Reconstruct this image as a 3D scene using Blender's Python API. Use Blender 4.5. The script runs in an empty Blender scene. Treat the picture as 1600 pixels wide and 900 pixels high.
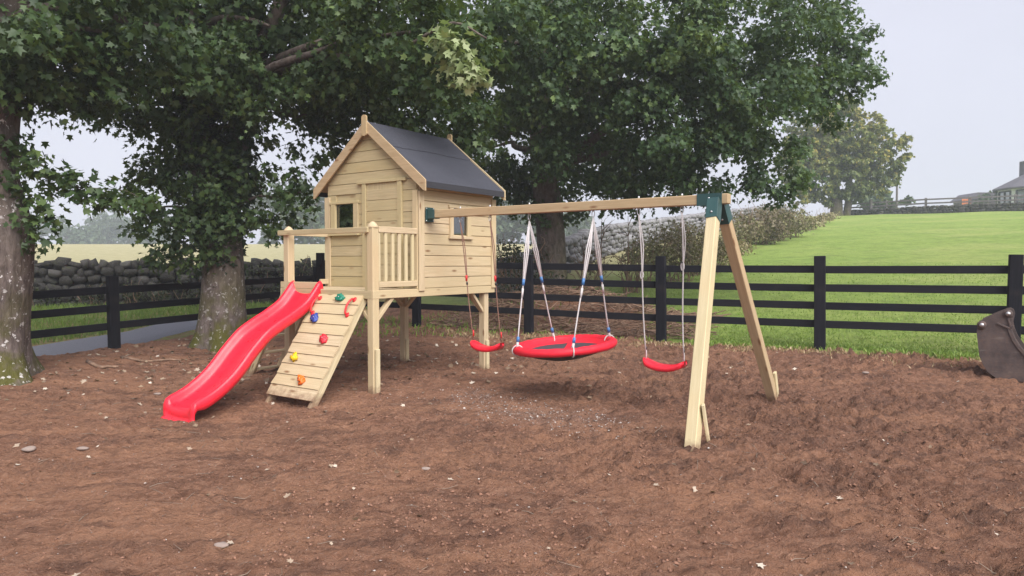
import bpy, math
import numpy as np
from mathutils import Matrix, Vector
rng = np.random.default_rng(7)
R = math.radians
S = bpy.context.scene
COL = S.collection

# ------------------------------------------------------------------ camera, sky, sun, exposure
CAM_H, PITCH, FPX = 1.495, -1.985, 1118.0
cd = bpy.data.cameras.new('camera'); cam = bpy.data.objects.new('camera', cd); COL.objects.link(cam)
cam.location = (0, 0, CAM_H); cam.rotation_euler = (R(90 + PITCH), 0, 0)
cd.sensor_width = 36; cd.lens = FPX / 1600 * 36; cd.clip_start = 0.05; cd.clip_end = 3000
S.camera = cam
SUN_EL, SUN_AZ = 46, 152          # high and a little behind the viewer's right shoulder, veiled by cloud
W = bpy.data.worlds.new('World'); S.world = W; W.use_nodes = True
nt = W.node_tree; nt.nodes.clear()
wo = nt.nodes.new('ShaderNodeOutputWorld'); bg = nt.nodes.new('ShaderNodeBackground')
sky = nt.nodes.new('ShaderNodeTexSky'); sky.sky_type = 'NISHITA'; sky.sun_disc = False
sky.sun_elevation = R(SUN_EL); sky.sun_rotation = R(SUN_AZ); sky.dust_density = 6; sky.air_density = 1.0; sky.ozone_density = 1.0
hs = nt.nodes.new('ShaderNodeHueSaturation'); hs.inputs['Saturation'].default_value = 0.35; hs.inputs['Value'].default_value = 1.0
mx = nt.nodes.new('ShaderNodeMix'); mx.data_type = 'RGBA'; mx.inputs[0].default_value = 0.85
mx.inputs[7].default_value = (4.15, 4.22, 4.95, 1)      # the even cloud sheet that veils the clear sky
nt.links.new(sky.outputs[0], hs.inputs['Color']); nt.links.new(hs.outputs[0], mx.inputs[6])
tcw = nt.nodes.new('ShaderNodeTexCoord'); nz = nt.nodes.new('ShaderNodeTexNoise'); nz.inputs['Scale'].default_value = 2.2; nz.inputs['Detail'].default_value = 4
mr = nt.nodes.new('ShaderNodeMapRange'); mr.inputs[1].default_value = .3; mr.inputs[2].default_value = .7; mr.inputs[3].default_value = .93; mr.inputs[4].default_value = 1.06
vm = nt.nodes.new('ShaderNodeVectorMath'); vm.operation = 'SCALE'
nt.links.new(tcw.outputs['Generated'], nz.inputs['Vector']); nt.links.new(nz.outputs['Fac'], mr.inputs[0]); nt.links.new(mx.outputs[2], vm.inputs[0]); nt.links.new(mr.outputs[0], vm.inputs['Scale'])
nt.links.new(vm.outputs[0], bg.inputs[0]); bg.inputs[1].default_value = 0.0535
nt.links.new(bg.outputs[0], wo.inputs[0])
sl = bpy.data.lights.new('sun', 'SUN'); sl.energy = 1.5; sl.angle = R(52); sl.color = (1, 0.965, 0.92)
so = bpy.data.objects.new('sun', sl); COL.objects.link(so)
sd = Vector((math.sin(R(SUN_AZ)) * math.cos(R(SUN_EL)), math.cos(R(SUN_AZ)) * math.cos(R(SUN_EL)), math.sin(R(SUN_EL))))
so.rotation_euler = sd.to_track_quat('Z', 'Y').to_euler(); so.location = (6, -10, 20)
vs = S.view_settings; vs.view_transform = 'Standard'; vs.look = 'None'; vs.exposure = 1.85; vs.gamma = 1
S.render.engine = 'CYCLES'
try:
    S.cycles.max_bounces = 8; S.cycles.transparent_max_bounces = 12; S.cycles.volume_bounces = 1
except Exception: pass

# ------------------------------------------------------------------ helpers
def ray(px, py):
    t = R(PITCH); x = (px - 800) / FPX; z = -(py - 450) / FPX
    return np.array([x, math.cos(t) - z * math.sin(t), math.sin(t) + z * math.cos(t)])
def at(px, py, depth):
    r = ray(px, py); return np.array([0, 0, CAM_H]) + r * (depth / r[1])

_perm = rng.permutation(65536).astype(np.int64); _val = rng.random(65536)
def vnoise(x, y, z=None):
    def h(i, j, k): return _val[(_perm[(_perm[(_perm[i & 65535] + j) & 65535] + k) & 65535])]
    x = np.asarray(x, float); y = np.asarray(y, float); z = np.zeros_like(x) if z is None else np.asarray(z, float)
    i = np.floor(x).astype(np.int64); j = np.floor(y).astype(np.int64); k = np.floor(z).astype(np.int64)
    u, v, w = x - i, y - j, z - k
    u = u * u * (3 - 2 * u); v = v * v * (3 - 2 * v); w = w * w * (3 - 2 * w)
    def pl(kk):
        a = h(i, j, kk) * (1 - u) + h(i + 1, j, kk) * u; b = h(i, j + 1, kk) * (1 - u) + h(i + 1, j + 1, kk) * u
        return a * (1 - v) + b * v
    return pl(k) * (1 - w) + pl(k + 1) * w * 1.0
def fbm(x, y, z=None, o=4, g=0.5):
    s = 0; a = 1; n = 0
    for q in range(o):
        f = 2.03 ** q
        s = s + a * vnoise(np.asarray(x) * f + 17.3 * q, np.asarray(y) * f + 9.1 * q, None if z is None else np.asarray(z) * f + 3.7 * q); n += a; a *= g
    return s / n
def sstep(a, b, x):
    t = np.clip((x - a) / (b - a), 0, 1); return t * t * (3 - 2 * t)

def mesh_np(name, V, F, smooth=False, attrs=None):
    """V (n,3), F list of (k,m) int arrays (one per polygon size) or list of lists"""
    me = bpy.data.meshes.new(name); V = np.asarray(V, np.float32)
    if isinstance(F, np.ndarray): F = [F]
    if len(F) and not isinstance(F[0], np.ndarray):
        me.from_pydata(V.tolist(), [], [tuple(int(i) for i in f) for f in F])
    else:
        me.vertices.add(len(V)); me.vertices.foreach_set('co', V.ravel())
        tot = sum(f.size for f in F); npoly = sum(len(f) for f in F)
        me.loops.add(tot); me.polygons.add(npoly)
        me.loops.foreach_set('vertex_index', np.concatenate([f.ravel() for f in F]).astype(np.int32))
        sizes = np.concatenate([np.full(len(f), f.shape[1]) for f in F])
        st = np.concatenate([[0], np.cumsum(sizes)[:-1]]).astype(np.int32)
        me.polygons.foreach_set('loop_start', st)
        me.update(calc_edges=True)
    if attrs:
        for k, v in attrs.items():
            v = np.asarray(v, np.float32)
            if v.ndim == 1:
                a = me.attributes.new(k, 'FLOAT', 'POINT'); a.data.foreach_set('value', v)
            else:
                a = me.attributes.new(k, 'FLOAT_VECTOR', 'POINT'); a.data.foreach_set('vector', v.ravel())
    if smooth: me.polygons.foreach_set('use_smooth', np.ones(len(me.polygons), bool))
    me.validate()
    return me

def link(name, me, mat=None, parent=None, loc=None):
    o = bpy.data.objects.new(name, me); COL.objects.link(o)
    if mat is not None and me is not None and not me.materials: me.materials.append(mat)
    if parent is not None: o.parent = parent
    if loc is not None: o.location = loc
    return o
def tag(o, label, cat, group=None):
    o['label'] = label; o['category'] = cat
    if group: o['group'] = group
    return o
def kind(o, k): o['kind'] = k; return o

# the play set stands turned on the plot: its own axes, X along the front, Y to the back
PX0, PY0, YAW = -1.595, 8.205, R(-35.239)
def pw(p):
    c, s = math.cos(YAW), math.sin(YAW); return np.array([PX0 + c * p[0] - s * p[1], PY0 + s * p[0] + c * p[1], p[2]])
def thing(name, label, cat, base=(0, 0, 0), group=None, rot=YAW, world=False):
    o = bpy.data.objects.new(name, None); COL.objects.link(o); o.empty_display_size = .1
    o.location = base if world else pw(base); o.rotation_euler = (0, 0, rot)
    tag(o, label, cat, group); OFF[o.name] = np.array((0, 0, 0) if world else base, float)
    return o
OFF = {}
def off(par):
    while par is not None:
        if par.name in OFF: return OFF[par.name]
        par = par.parent
    return np.zeros(3)

def chamfer(dx, dy, dz, b):
    """box centred on the origin with chamfered edges; long axis stored as the grain"""
    hx, hy, hz = dx / 2, dy / 2, dz / 2; b = min(b, hx * .45, hy * .45, hz * .45)
    V = []; idx = {}
    for sx in (-1, 1):
        for sy in (-1, 1):
            for sz in (-1, 1):
                for a in range(3):
                    q = [sx * (hx - b), sy * (hy - b), sz * (hz - b)]; q[a] = (sx, sy, sz)[a] * (hx, hy, hz)[a]
                    idx[sx, sy, sz, a] = len(V); V.append(q)
    F = []
    for a in range(3):
        b1, c1 = (a + 1) % 3, (a + 2) % 3
        for s in (-1, 1):
            f = []
            for (u, v) in ((-1, -1), (1, -1), (1, 1), (-1, 1)):
                k = [0, 0, 0]; k[a] = s; k[b1] = u; k[c1] = v; f.append(idx[k[0], k[1], k[2], a])
            F.append(f if s > 0 else f[::-1])
    for a in range(3):
        b1, c1 = (a + 1) % 3, (a + 2) % 3
        for u in (-1, 1):
            for v in (-1, 1):
                def g(sa, ax):
                    k = [0, 0, 0]; k[a] = sa; k[b1] = u; k[c1] = v; return idx[k[0], k[1], k[2], ax]
                f = [g(-1, b1), g(1, b1), g(1, c1), g(-1, c1)]
                F.append(f if u * v < 0 else f[::-1])
    for sx in (-1, 1):
        for sy in (-1, 1):
            for sz in (-1, 1):
                f = [idx[sx, sy, sz, 0], idx[sx, sy, sz, 1], idx[sx, sy, sz, 2]]
                F.append(f if sx * sy * sz > 0 else f[::-1])
    return np.array(V), F
def grain(V, axis):
    g = np.asarray(V, float); o = [axis] + [i for i in range(3) if i != axis]; return g[:, o]
_bc = {}
def boxmesh(d, b=.004):
    key = tuple(round(x, 4) for x in d) + (b,)
    if key not in _bc:
        V, F = chamfer(*d, b); _bc[key] = (V, F)
    V, F = _bc[key]; return V, F
_mc = {}
def box(par, name, xs, ys, zs, mat, b=.004):
    d = (abs(xs[1] - xs[0]), abs(ys[1] - ys[0]), abs(zs[1] - zs[0])); key = tuple(round(x, 4) for x in d) + (b, mat.name)
    if key not in _mc:
        V, F = boxmesh(d, b); ax = int(np.argmax(d))
        _mc[key] = mesh_np(name, V, F, attrs={'grain': grain(V, ax)}); _mc[key].materials.append(mat)
    c = np.array([(xs[0] + xs[1]) / 2, (ys[0] + ys[1]) / 2, (zs[0] + zs[1]) / 2]) - off(par)
    if par.type == 'MESH': c = c - np.array(par.location)
    return link(name, _mc[key], None, par, c)
def beam(par, name, p, q, w, h, mat, up=(0, 0, 1), b=.004):
    """square timber from p to q"""
    p = Vector(p); q = Vector(q); d = q - p; L = d.length; x = d.normalized(); u = Vector(up)
    y = u.cross(x).normalized(); z = x.cross(y)
    V, F = boxmesh((L, w, h), b); me = mesh_np(name, V, F, attrs={'grain': grain(V, 0)})
    o = link(name, me, mat, par)
    c = (p + q) / 2 - Vector(off(par))
    if par.type == 'MESH': c = c - par.location
    o.matrix_local = Matrix.Translation(c) @ Matrix((x, y, z)).transposed().to_4x4()
    return o
def poly(par, name, V, F, mat, smooth=False, axis=0, attrs=None):
    V = np.asarray(V, float); A = {'grain': grain(V, axis)}
    if attrs: A.update(attrs)
    c = off(par)
    if par.type == 'MESH': c = c + np.array(par.location)
    return link(name, mesh_np(name, V - c, F, smooth, A), mat, par)
def prism(par, name, pts2, axis, a0, a1, mat, ga=0):
    """polygon pts2 in the plane across `axis`, pulled from a0 to a1"""
    n = len(pts2); V = []
    for a in (a0, a1):
        for (u, v) in pts2:
            q = [0, 0, 0]; q[axis] = a; r = [i for i in range(3) if i != axis]; q[r[0]] = u; q[r[1]] = v; V.append(q)
    F = [list(range(n))[::-1], list(range(n, 2 * n))] + [[i, (i + 1) % n, n + (i + 1) % n, n + i] for i in range(n)]
    return poly(par, name, V, fixn(V, F), mat, axis=ga)
def fixn(V, F):
    V = np.asarray(V, float); c = V.mean(0); out = []
    for f in F:
        p = V[f]; n = np.zeros(3)
        for i in range(len(f)): n += np.cross(p[i], p[(i + 1) % len(f)])
        out.append(f if n @ (p.mean(0) - c) > 0 else f[::-1])
    return out
def tube_vf(P, rad, n=10, cap=True, noise=None):
    P = np.asarray(P, float); m = len(P); rad = np.broadcast_to(np.asarray(rad, float), (m,))
    T = np.gradient(P, axis=0); T /= np.linalg.norm(T, axis=1)[:, None] + 1e-12
    ref = np.array([0.31, 0.17, .94]) if abs(T[0, 2]) < .9 else np.array([1., .1, 0])
    u = np.cross(T[0], ref); u /= np.linalg.norm(u); V = []
    for i in range(m):
        u = u - T[i] * (u @ T[i]); u /= np.linalg.norm(u); v = np.cross(T[i], u)
        a = np.arange(n) * 2 * math.pi / n; r = rad[i] * np.ones(n)
        if noise is not None: r = r * noise(i, a, P[i])
        V.append(P[i] + np.outer(np.cos(a) * r, u) + np.outer(np.sin(a) * r, v))
    V = np.concatenate(V); F = []
    I = np.arange(n); J = (I + 1) % n
    for i in range(m - 1): F.append(np.stack([i * n + I, i * n + J, (i + 1) * n + J, (i + 1) * n + I], 1))
    F = np.concatenate(F)
    if cap:
        V = np.concatenate([V, P[:1], P[-1:]]); a, b = m * n, m * n + 1
        T3 = np.concatenate([np.stack([np.full(n, a), J, I], 1), np.stack([np.full(n, b), (m - 1) * n + I, (m - 1) * n + J], 1)])
        return V, [F, T3]
    return V, [F]
def join(parts):
    V = []; by = {}; o = 0
    for v, fs in parts:
        V.append(v)
        for f in fs: by.setdefault(f.shape[1], []).append(f + o)
        o += len(v)
    return np.concatenate(V), [np.concatenate(x) for x in by.values()]
def tube(par, name, P, rad, mat, n=10, smooth=True, noise=None):
    V, F = tube_vf(P, rad, n, True, noise); return poly(par, name, V, F, mat, smooth, axis=2)
def crom(P, k=6):
    P = np.asarray(P, float); Q = np.concatenate([[2 * P[0] - P[1]], P, [2 * P[-1] - P[-2]]]); out = []
    for i in range(1, len(Q) - 2):
        for t in np.arange(k) / k:
            a, b, c, d = Q[i - 1], Q[i], Q[i + 1], Q[i + 2]
            out.append(.5 * (2 * b + (c - a) * t + (2 * a - 5 * b + 4 * c - d) * t * t + (3 * b - a - 3 * c + d) * t ** 3))
    out.append(P[-1]); return np.array(out)
def blob_vf(r, nu=12, nv=8, amp=.25, freq=1.5, seed=0):
    V = []; 
    for j in range(nv + 1):
        t = math.pi * j / nv
        for i in range(nu): a = 2 * math.pi * i / nu; V.append((math.sin(t) * math.cos(a), math.sin(t) * math.sin(a), math.cos(t)))
    V = np.array(V); k = 1 + amp * (2 * fbm(V[:, 0] * freq + seed * 7.7, V[:, 1] * freq + 3, V[:, 2] * freq + 5, 3) - 1)
    V = V * k[:, None] * np.asarray(r); F = []
    for j in range(nv):
        for i in range(nu): F.append([j * nu + i, (j + 1) * nu + i, (j + 1) * nu + (i + 1) % nu, j * nu + (i + 1) % nu])
    return V, np.array(F)

# ------------------------------------------------------------------ materials
class M:
    def __init__(s, name):
        s.m = bpy.data.materials.new(name); s.m.use_nodes = True; s.t = s.m.node_tree; s.t.nodes.clear()
        s.out = s.n('OutputMaterial'); s.p = s.n('BsdfPrincipled'); s.l(s.p.outputs[0], s.out.inputs[0])
    def n(s, t, **k):
        x = s.t.nodes.new('ShaderNode' + t)
        for a, b in k.items(): setattr(x, a, b)
        return x
    def l(s, a, b): s.t.links.new(a, b)
    def attr(s, name): return s.n('Attribute', attribute_name=name)
    def noise(s, vec, scale, detail=4, rough=.55, dist=0):
        x = s.n('TexNoise'); x.inputs['Scale'].default_value = scale; x.inputs['Detail'].default_value = detail
        x.inputs['Roughness'].default_value = rough; x.inputs['Distortion'].default_value = dist
        if vec is not None: s.l(vec, x.inputs['Vector'])
        return x.outputs['Fac']
    def ramp(s, fac, stops):
        x = s.n('ValToRGB'); e = x.color_ramp.elements
        while len(e) > len(stops): e.remove(e[-1])
        while len(e) < len(stops): e.new(1)
        for q, (p, c) in zip(e, stops): q.position = p; q.color = (*c, 1) if len(c) == 3 else c
        s.l(fac, x.inputs[0]); return x.outputs[0]
    def mapr(s, fac, a, b, c=0, d=1):
        x = s.n('MapRange'); x.inputs[1].default_value = a; x.inputs[2].default_value = b; x.inputs[3].default_value = c; x.inputs[4].default_value = d
        s.l(fac, x.inputs[0]); return x.outputs[0]
    def mix(s, f, a, b, mode='MIX'):
        x = s.n('Mix', data_type='RGBA', blend_type=mode)
        for i, v in ((0, f), (6, a), (7, b)):
            if isinstance(v, (int, float)): x.inputs[i].default_value = v
            elif isinstance(v, tuple): x.inputs[i].default_value = (*v, 1) if len(v) == 3 else v
            else: s.l(v, x.inputs[i])
        return x.outputs[2]
    def math(s, op, a, b=0.):
        x = s.n('Math', operation=op)
        for i, v in ((0, a), (1, b)):
            if isinstance(v, (int, float)): x.inputs[i].default_value = v
            else: s.l(v, x.inputs[i])
        return x.outputs[0]
    def scale(s, vec, v, add=None):
        x = s.n('VectorMath', operation='MULTIPLY'); s.l(vec, x.inputs[0]); x.inputs[1].default_value = v
        return x.outputs[0]
    def addv(s, a, b):
        x = s.n('VectorMath', operation='ADD'); s.l(a, x.inputs[0]); s.l(b, x.inputs[1]); return x.outputs[0]
    def bump(s, h, st=.3, d=.01):
        x = s.n('Bump'); x.inputs['Strength'].default_value = st; x.inputs['Distance'].default_value = d
        s.l(h, x.inputs['Height']); s.l(x.outputs[0], s.p.inputs['Normal'])
    def set(s, col=None, rough=None, metal=None, spec=None):
        for nm, v in (('Base Color', col), ('Roughness', rough), ('Metallic', metal), ('Specular IOR Level', spec)):
            if v is None: continue
            if isinstance(v, (int, float)): s.p.inputs[nm].default_value = v
            elif isinstance(v, tuple): s.p.inputs[nm].default_value = (*v, 1)
            else: s.l(v, s.p.inputs[nm])
        return s.m

def wood(name, lo, hi, knot=(.20, .10, .045), sat=1.0, kn=.5):
    s = M(name); g = s.attr('grain').outputs['Vector']; oi = s.n('ObjectInfo')
    cx = s.n('CombineXYZ'); r = s.math('MULTIPLY', oi.outputs['Random'], 37.0)
    for i in range(3): s.l(r, cx.inputs[i])
    v = s.addv(g, cx.outputs[0])
    f1 = s.noise(s.scale(v, (1.1, 16, 16)), 2.2, 5, .6, .4)
    f2 = s.noise(s.scale(v, (2, 70, 70)), 2.0, 3, .6)
    big = s.noise(v, 1.3, 2)
    col = s.ramp(f1, [(.28, lo), (.72, hi)])
    col = s.mix(s.mapr(f2, .35, .75, 0, .40), col, tuple(x * .62 for x in lo))
    col = s.mix(s.mapr(oi.outputs['Random'], 0, 1, 0, .7), col, tuple(x * .80 for x in hi[:2]) + (hi[2] * .68,))
    col = s.mix(s.mapr(big, .55, .8, 0, .35), col, (hi[0] * .9, hi[1] * .74, hi[2] * .58))
    vo = s.n('TexVoronoi'); s.l(s.scale(v, (2.6, 8.5, 8.5)), vo.inputs['Vector']); vo.inputs['Scale'].default_value = 1.0
    kd = s.mapr(vo.outputs['Distance'], .07, .17, 1, 0)
    col = s.mix(s.math('MULTIPLY', kd, kn), col, knot)
    geo = s.n('NewGeometry'); sz = s.n('SeparateXYZ'); s.l(geo.outputs['Position'], sz.inputs[0])
    mud = s.mapr(s.math('ADD', sz.outputs[2], s.math('MULTIPLY', s.noise(geo.outputs['Position'], 16, 4), .22)), .10, .20, .8, 0); col = s.mix(mud, col, (.20, .115, .075))
    s.bump(f2, .25, .003)
    return s.set(col, .72, spec=.25)
WOOD = wood('treated_pine', (.47, .365, .225), (.66, .53, .36), kn=.85)
WOODG = wood('treated_pine_green', (.42, .34, .20), (.56, .46, .28), kn=.45)  # greener pine; part of the front's dimmer light is mixed into the tone
WOODP = wood('planed_pine', (.50, .41, .25), (.68, .58, .39), kn=1.0)
WOODB = wood('beam_pine', (.38, .27, .16), (.55, .415, .265), kn=.85)

def plastic(name, col, rough=.32, n=.06):
    s = M(name); tc = s.n('TexCoord'); f = s.noise(tc.outputs['Object'], 9, 4); g = s.noise(tc.outputs['Object'], 240, 2)
    c = s.mix(s.mapr(f, .3, .7, 0, 1), tuple(x * (1 - n) for x in col), tuple(min(1, x * (1 + n)) for x in col))
    s.bump(g, .08, .002); return s.set(c, s.mapr(f, .3, .7, rough * .85, rough * 1.3), spec=.5)
RED = plastic('red_plastic', (.82, .018, .040), .30, .10)
REDF = plastic('red_fabric', (.70, .008, .028), .62)
REDD = plastic('red_fitting', (.62, .015, .02), .4)
BLUEP = plastic('blue_fitting', (.05, .16, .38), .4)
BLACKP = plastic('black_fitting', (.02, .02, .022), .45)
YEL = plastic('yellow_hold', (.75, .48, .01), .45); ORA = plastic('orange_hold', (.80, .15, .01), .45)
GRE = plastic('green_hold', (.01, .19, .12), .45); BLU = plastic('blue_hold', (.03, .06, .30), .45); REH = plastic('red_hold', (.66, .02, .035), .45)
TEAL = plastic('green_steel', (.018, .062, .062), .42)
CHAR = plastic('charcoal_mesh', (.055, .048, .058), .85)
def rope(name, col):
    s = M(name); tc = s.n('TexCoord'); w = s.n('TexWave'); w.inputs['Scale'].default_value = 55; w.inputs['Distortion'].default_value = 1
    w.bands_direction = 'DIAGONAL'; s.l(tc.outputs['Object'], w.inputs['Vector'])
    s.bump(w.outputs['Fac'], .5, .004)
    return s.set(s.mix(w.outputs['Fac'], tuple(x * .72 for x in col), col), .85)
ROPEW = rope('white_rope', (.66, .62, .62)); ROPEB = rope('brown_rope', (.34, .19, .14))
def steel(name, col, rough=.38):
    s = M(name); tc = s.n('TexCoord'); f = s.noise(tc.outputs['Object'], 30, 3)
    return s.set(s.mix(f, tuple(x * .7 for x in col), col), rough, .9)
ZINC = steel('zinc_steel', (.62, .62, .64))

def mk_black():
    s = M('black_painted_timber'); g = s.attr('grain').outputs['Vector']; oi = s.n('ObjectInfo')
    f = s.noise(s.scale(g, (1.5, 30, 30)), 2, 4); f2 = s.noise(g, 4, 4)
    c = s.mix(s.mapr(f, .4, .8), (.006, .0065, .010), (.016, .016, .022)); c = s.mix(s.mapr(f2, .58, .78, 0, .5), c, (.032, .028, .027))
    c = s.mix(s.mapr(oi.outputs['Random'], 0, 1, 0, .35), c, (.022, .021, .024)); s.bump(f, .35, .003); return s.set(c, .8, spec=.12)
BLACK = mk_black()
def mk_felt():
    s = M('roofing_felt'); tc = s.n('TexCoord'); f = s.noise(tc.outputs['Object'], 260, 2, .7); b = s.noise(tc.outputs['Object'], 3, 4)
    c = s.mix(s.mapr(f, .3, .7), (.022, .024, .033), (.098, .100, .122)); c = s.mix(s.mapr(b, .35, .7, 0, .35), c, (.038, .040, .052))
    s.bump(f, .5, .004); return s.set(c, .9, spec=.2)
FELT = mk_felt()
def mk_feltd():
    s = M('felt_edge'); tc = s.n('TexCoord'); f = s.noise(tc.outputs['Object'], 200, 2); s.bump(f, .4, .003)
    return s.set(s.mix(f, (.014, .015, .02), (.045, .045, .055)), .88)
FELTD = mk_feltd()
def mk_glass():
    s = M('window_glass'); s.t.nodes.remove(s.p); gl = s.n('BsdfGlossy'); gl.inputs['Roughness'].default_value = .03
    tr = s.n('BsdfTransparent'); tr.inputs[0].default_value = (.72, .76, .78, 1); m = s.n('MixShader'); lw = s.n('LayerWeight'); lw.inputs[0].default_value = .25
    s.l(s.mapr(lw.outputs['Fresnel'], 0, 1, .24, .95), m.inputs[0]); s.l(tr.outputs[0], m.inputs[1]); s.l(gl.outputs[0], m.inputs[2]); s.l(m.outputs[0], s.out.inputs[0])
    return s.m
GLASS = mk_glass()

def mk_ground():
    s = M('yard_and_fields'); geo = s.n('NewGeometry'); P = geo.outputs['Position']
    ad, ap, aw = s.attr('m_dirt').outputs['Fac'], s.attr('m_pale').outputs['Fac'], s.attr('m_rough').outputs['Fac']
    ag = s.attr('m_grit').outputs['Fac']
    # soil: crumbly, with damp dark drags, drier tan scrapes and painted crevice shade
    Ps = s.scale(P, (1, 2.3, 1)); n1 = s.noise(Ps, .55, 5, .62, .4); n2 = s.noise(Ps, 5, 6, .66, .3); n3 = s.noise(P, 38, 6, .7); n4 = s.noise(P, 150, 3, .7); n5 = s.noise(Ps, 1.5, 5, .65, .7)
    c = s.ramp(n2, [(.30, (.120, .058, .038)), (.5, (.285, .146, .094)), (.70, (.41, .228, .150))])
    c = s.mix(s.mapr(n1, .42, .60, 0, .65), c, (.44, .232, .140))
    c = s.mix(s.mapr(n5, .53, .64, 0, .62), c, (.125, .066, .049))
    c = s.mix(s.math('MULTIPLY', s.mapr(n3, .53, .64, 0, .8), aw), c, (.098, .050, .036)); c = s.mix(s.mapr(n3, .45, .35, 0, .55), c, (.43, .265, .19)); n6 = s.noise(P, 15, 5, .7, .5); c = s.mix(s.math('MULTIPLY', s.mapr(n6, .54, .66, 0, .8), aw), c, (.115, .060, .044)); c = s.mix(s.mapr(n6, .44, .34, 0, .4), c, (.44, .255, .175))  # shade painted in: dark where the bump sinks, pale where it rises
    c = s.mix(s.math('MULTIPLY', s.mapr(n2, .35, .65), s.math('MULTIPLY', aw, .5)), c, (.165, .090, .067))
    c = s.mix(s.mapr(n4, .60, .72, 0, .55), c, (.44, .30, .22))
    c = s.mix(s.math('MULTIPLY', s.mapr(n4, .50, .62), s.math('MULTIPLY', ag, .5)), c, (.50, .42, .37))
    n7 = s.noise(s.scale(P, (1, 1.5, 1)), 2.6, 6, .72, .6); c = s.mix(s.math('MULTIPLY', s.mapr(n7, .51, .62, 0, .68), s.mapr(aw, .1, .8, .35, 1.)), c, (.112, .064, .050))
    c = s.mix(s.mapr(s.noise(P, 60, 4, .75), .60, .70, 0, .5), c, (.47, .31, .235))
    c = s.mix(1.0, c, (1.0, .98, .96), 'MULTIPLY')
    # meadow
    g1 = s.noise(P, .35, 4); g2 = s.noise(P, 2.2, 5, .65); g3 = s.noise(P, 24, 5, .7)
    g = s.ramp(g2, [(.28, (.155, .235, .052)), (.5, (.245, .360, .075)), (.75, (.340, .450, .110))])
    g = s.mix(s.mapr(g1, .38, .66, 0, .55), g, (.34, .43, .105)); g = s.mix(s.mapr(g3, .42, .72, 0, .55), g, (.130, .205, .042))
    g = s.mix(s.mapr(s.noise(P, .9, 5, .6, .8), .56, .68, 0, .6), g, (.155, .215, .055)); g = s.mix(s.mapr(s.noise(s.scale(P, (1, 1.6, 1)), .18, 4, .6), .5, .64, 0, .45), g, (.39, .43, .14))
    st = s.ramp(g2, [(.3, (.34, .31, .165)), (.7, (.47, .43, .25))])
    g = s.mix(1.0, g, (1.0, .97, 1.0), 'MULTIPLY'); g = s.mix(s.mapr(s.noise(P, 5.5, 5, .7), .50, .66, 0, .5), g, (.13, .185, .05)); g = s.mix(ap, g, st)
    k = s.mapr(s.math('ADD', ad, s.mapr(s.noise(P, 9, 5, .65), .3, .7, -.32, .32)), .38, .62)
    col = s.mix(k, g, c)
    edge = s.math('MULTIPLY', s.mapr(ad, .05, .45), s.mapr(ad, .95, .5))
    col = s.mix(s.math('MULTIPLY', edge, s.mapr(n2, .35, .6, 0, .8)), col, (.33, .225, .12))
    h = s.math('SUBTRACT', s.math('MULTIPLY', n4, .4), s.math('ADD', s.math('MULTIPLY', n3, 1.0), s.math('MULTIPLY', n6, 1.6))); s.bump(h, 1.0, .042)
    return s.set(col, .95, spec=.15)
GROUND = mk_ground()
def simple(name, a, b, sc=12, rough=.9, bump=.3, coord='Object', det=5, dist=.005):
    s = M(name); tc = s.n('TexCoord'); f = s.noise(tc.outputs[coord], sc, det, .6); s.bump(f, bump, dist)
    return s.set(s.mix(s.mapr(f, .3, .7), a, b), rough, spec=.25)
TARMAC = simple('tarmac', (.135, .135, .155), (.22, .22, .245), 60)
def mk_stone():
    s = M('limestone'); tc = s.n('TexCoord'); oi = s.n('ObjectInfo'); at_ = s.attr('tone').outputs['Fac']
    r = s.math('ADD', oi.outputs['Random'], at_); cx = s.n('CombineXYZ'); s.l(s.math('MULTIPLY', r, 23.), cx.inputs[0])
    v = s.addv(tc.outputs['Object'], cx.outputs[0]); f = s.noise(v, 7, 5, .65); l = s.noise(v, 13, 4, .7)
    c = s.mix(s.mapr(f, .3, .7), (.020, .019, .018), (.060, .056, .052))  # base kept dark: tree shade over the lane wall is in the colour
    c = s.mix(s.mapr(s.math('FRACT', s.math('MULTIPLY', r, 7.3)), .85, 1, 0, .5), c, (.16, .15, .145))
    c = s.mix(s.mapr(l, .63, .70, 0, .7), c, (.42, .42, .41)); c = s.mix(s.mapr(s.noise(v, 3, 3), .56, .7, 0, .5), c, (.075, .085, .035))
    s.bump(f, .8, .03); return s.set(c, .93, spec=.2)
STONE = mk_stone()
def mk_palestone():
    s = M('pale_limestone'); tc = s.n('TexCoord'); at_ = s.attr('tone').outputs['Fac']
    f = s.noise(tc.outputs['Object'], 5, 5, .65); c = s.mix(s.mapr(f, .3, .7), (.17, .165, .175), (.34, .335, .345))
    c = s.mix(s.mapr(at_, .5, 1, 0, .6), c, (.17, .165, .17)); s.bump(f, .8, .04); return s.set(c, .93, spec=.2)
PALESTONE = mk_palestone()
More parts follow.
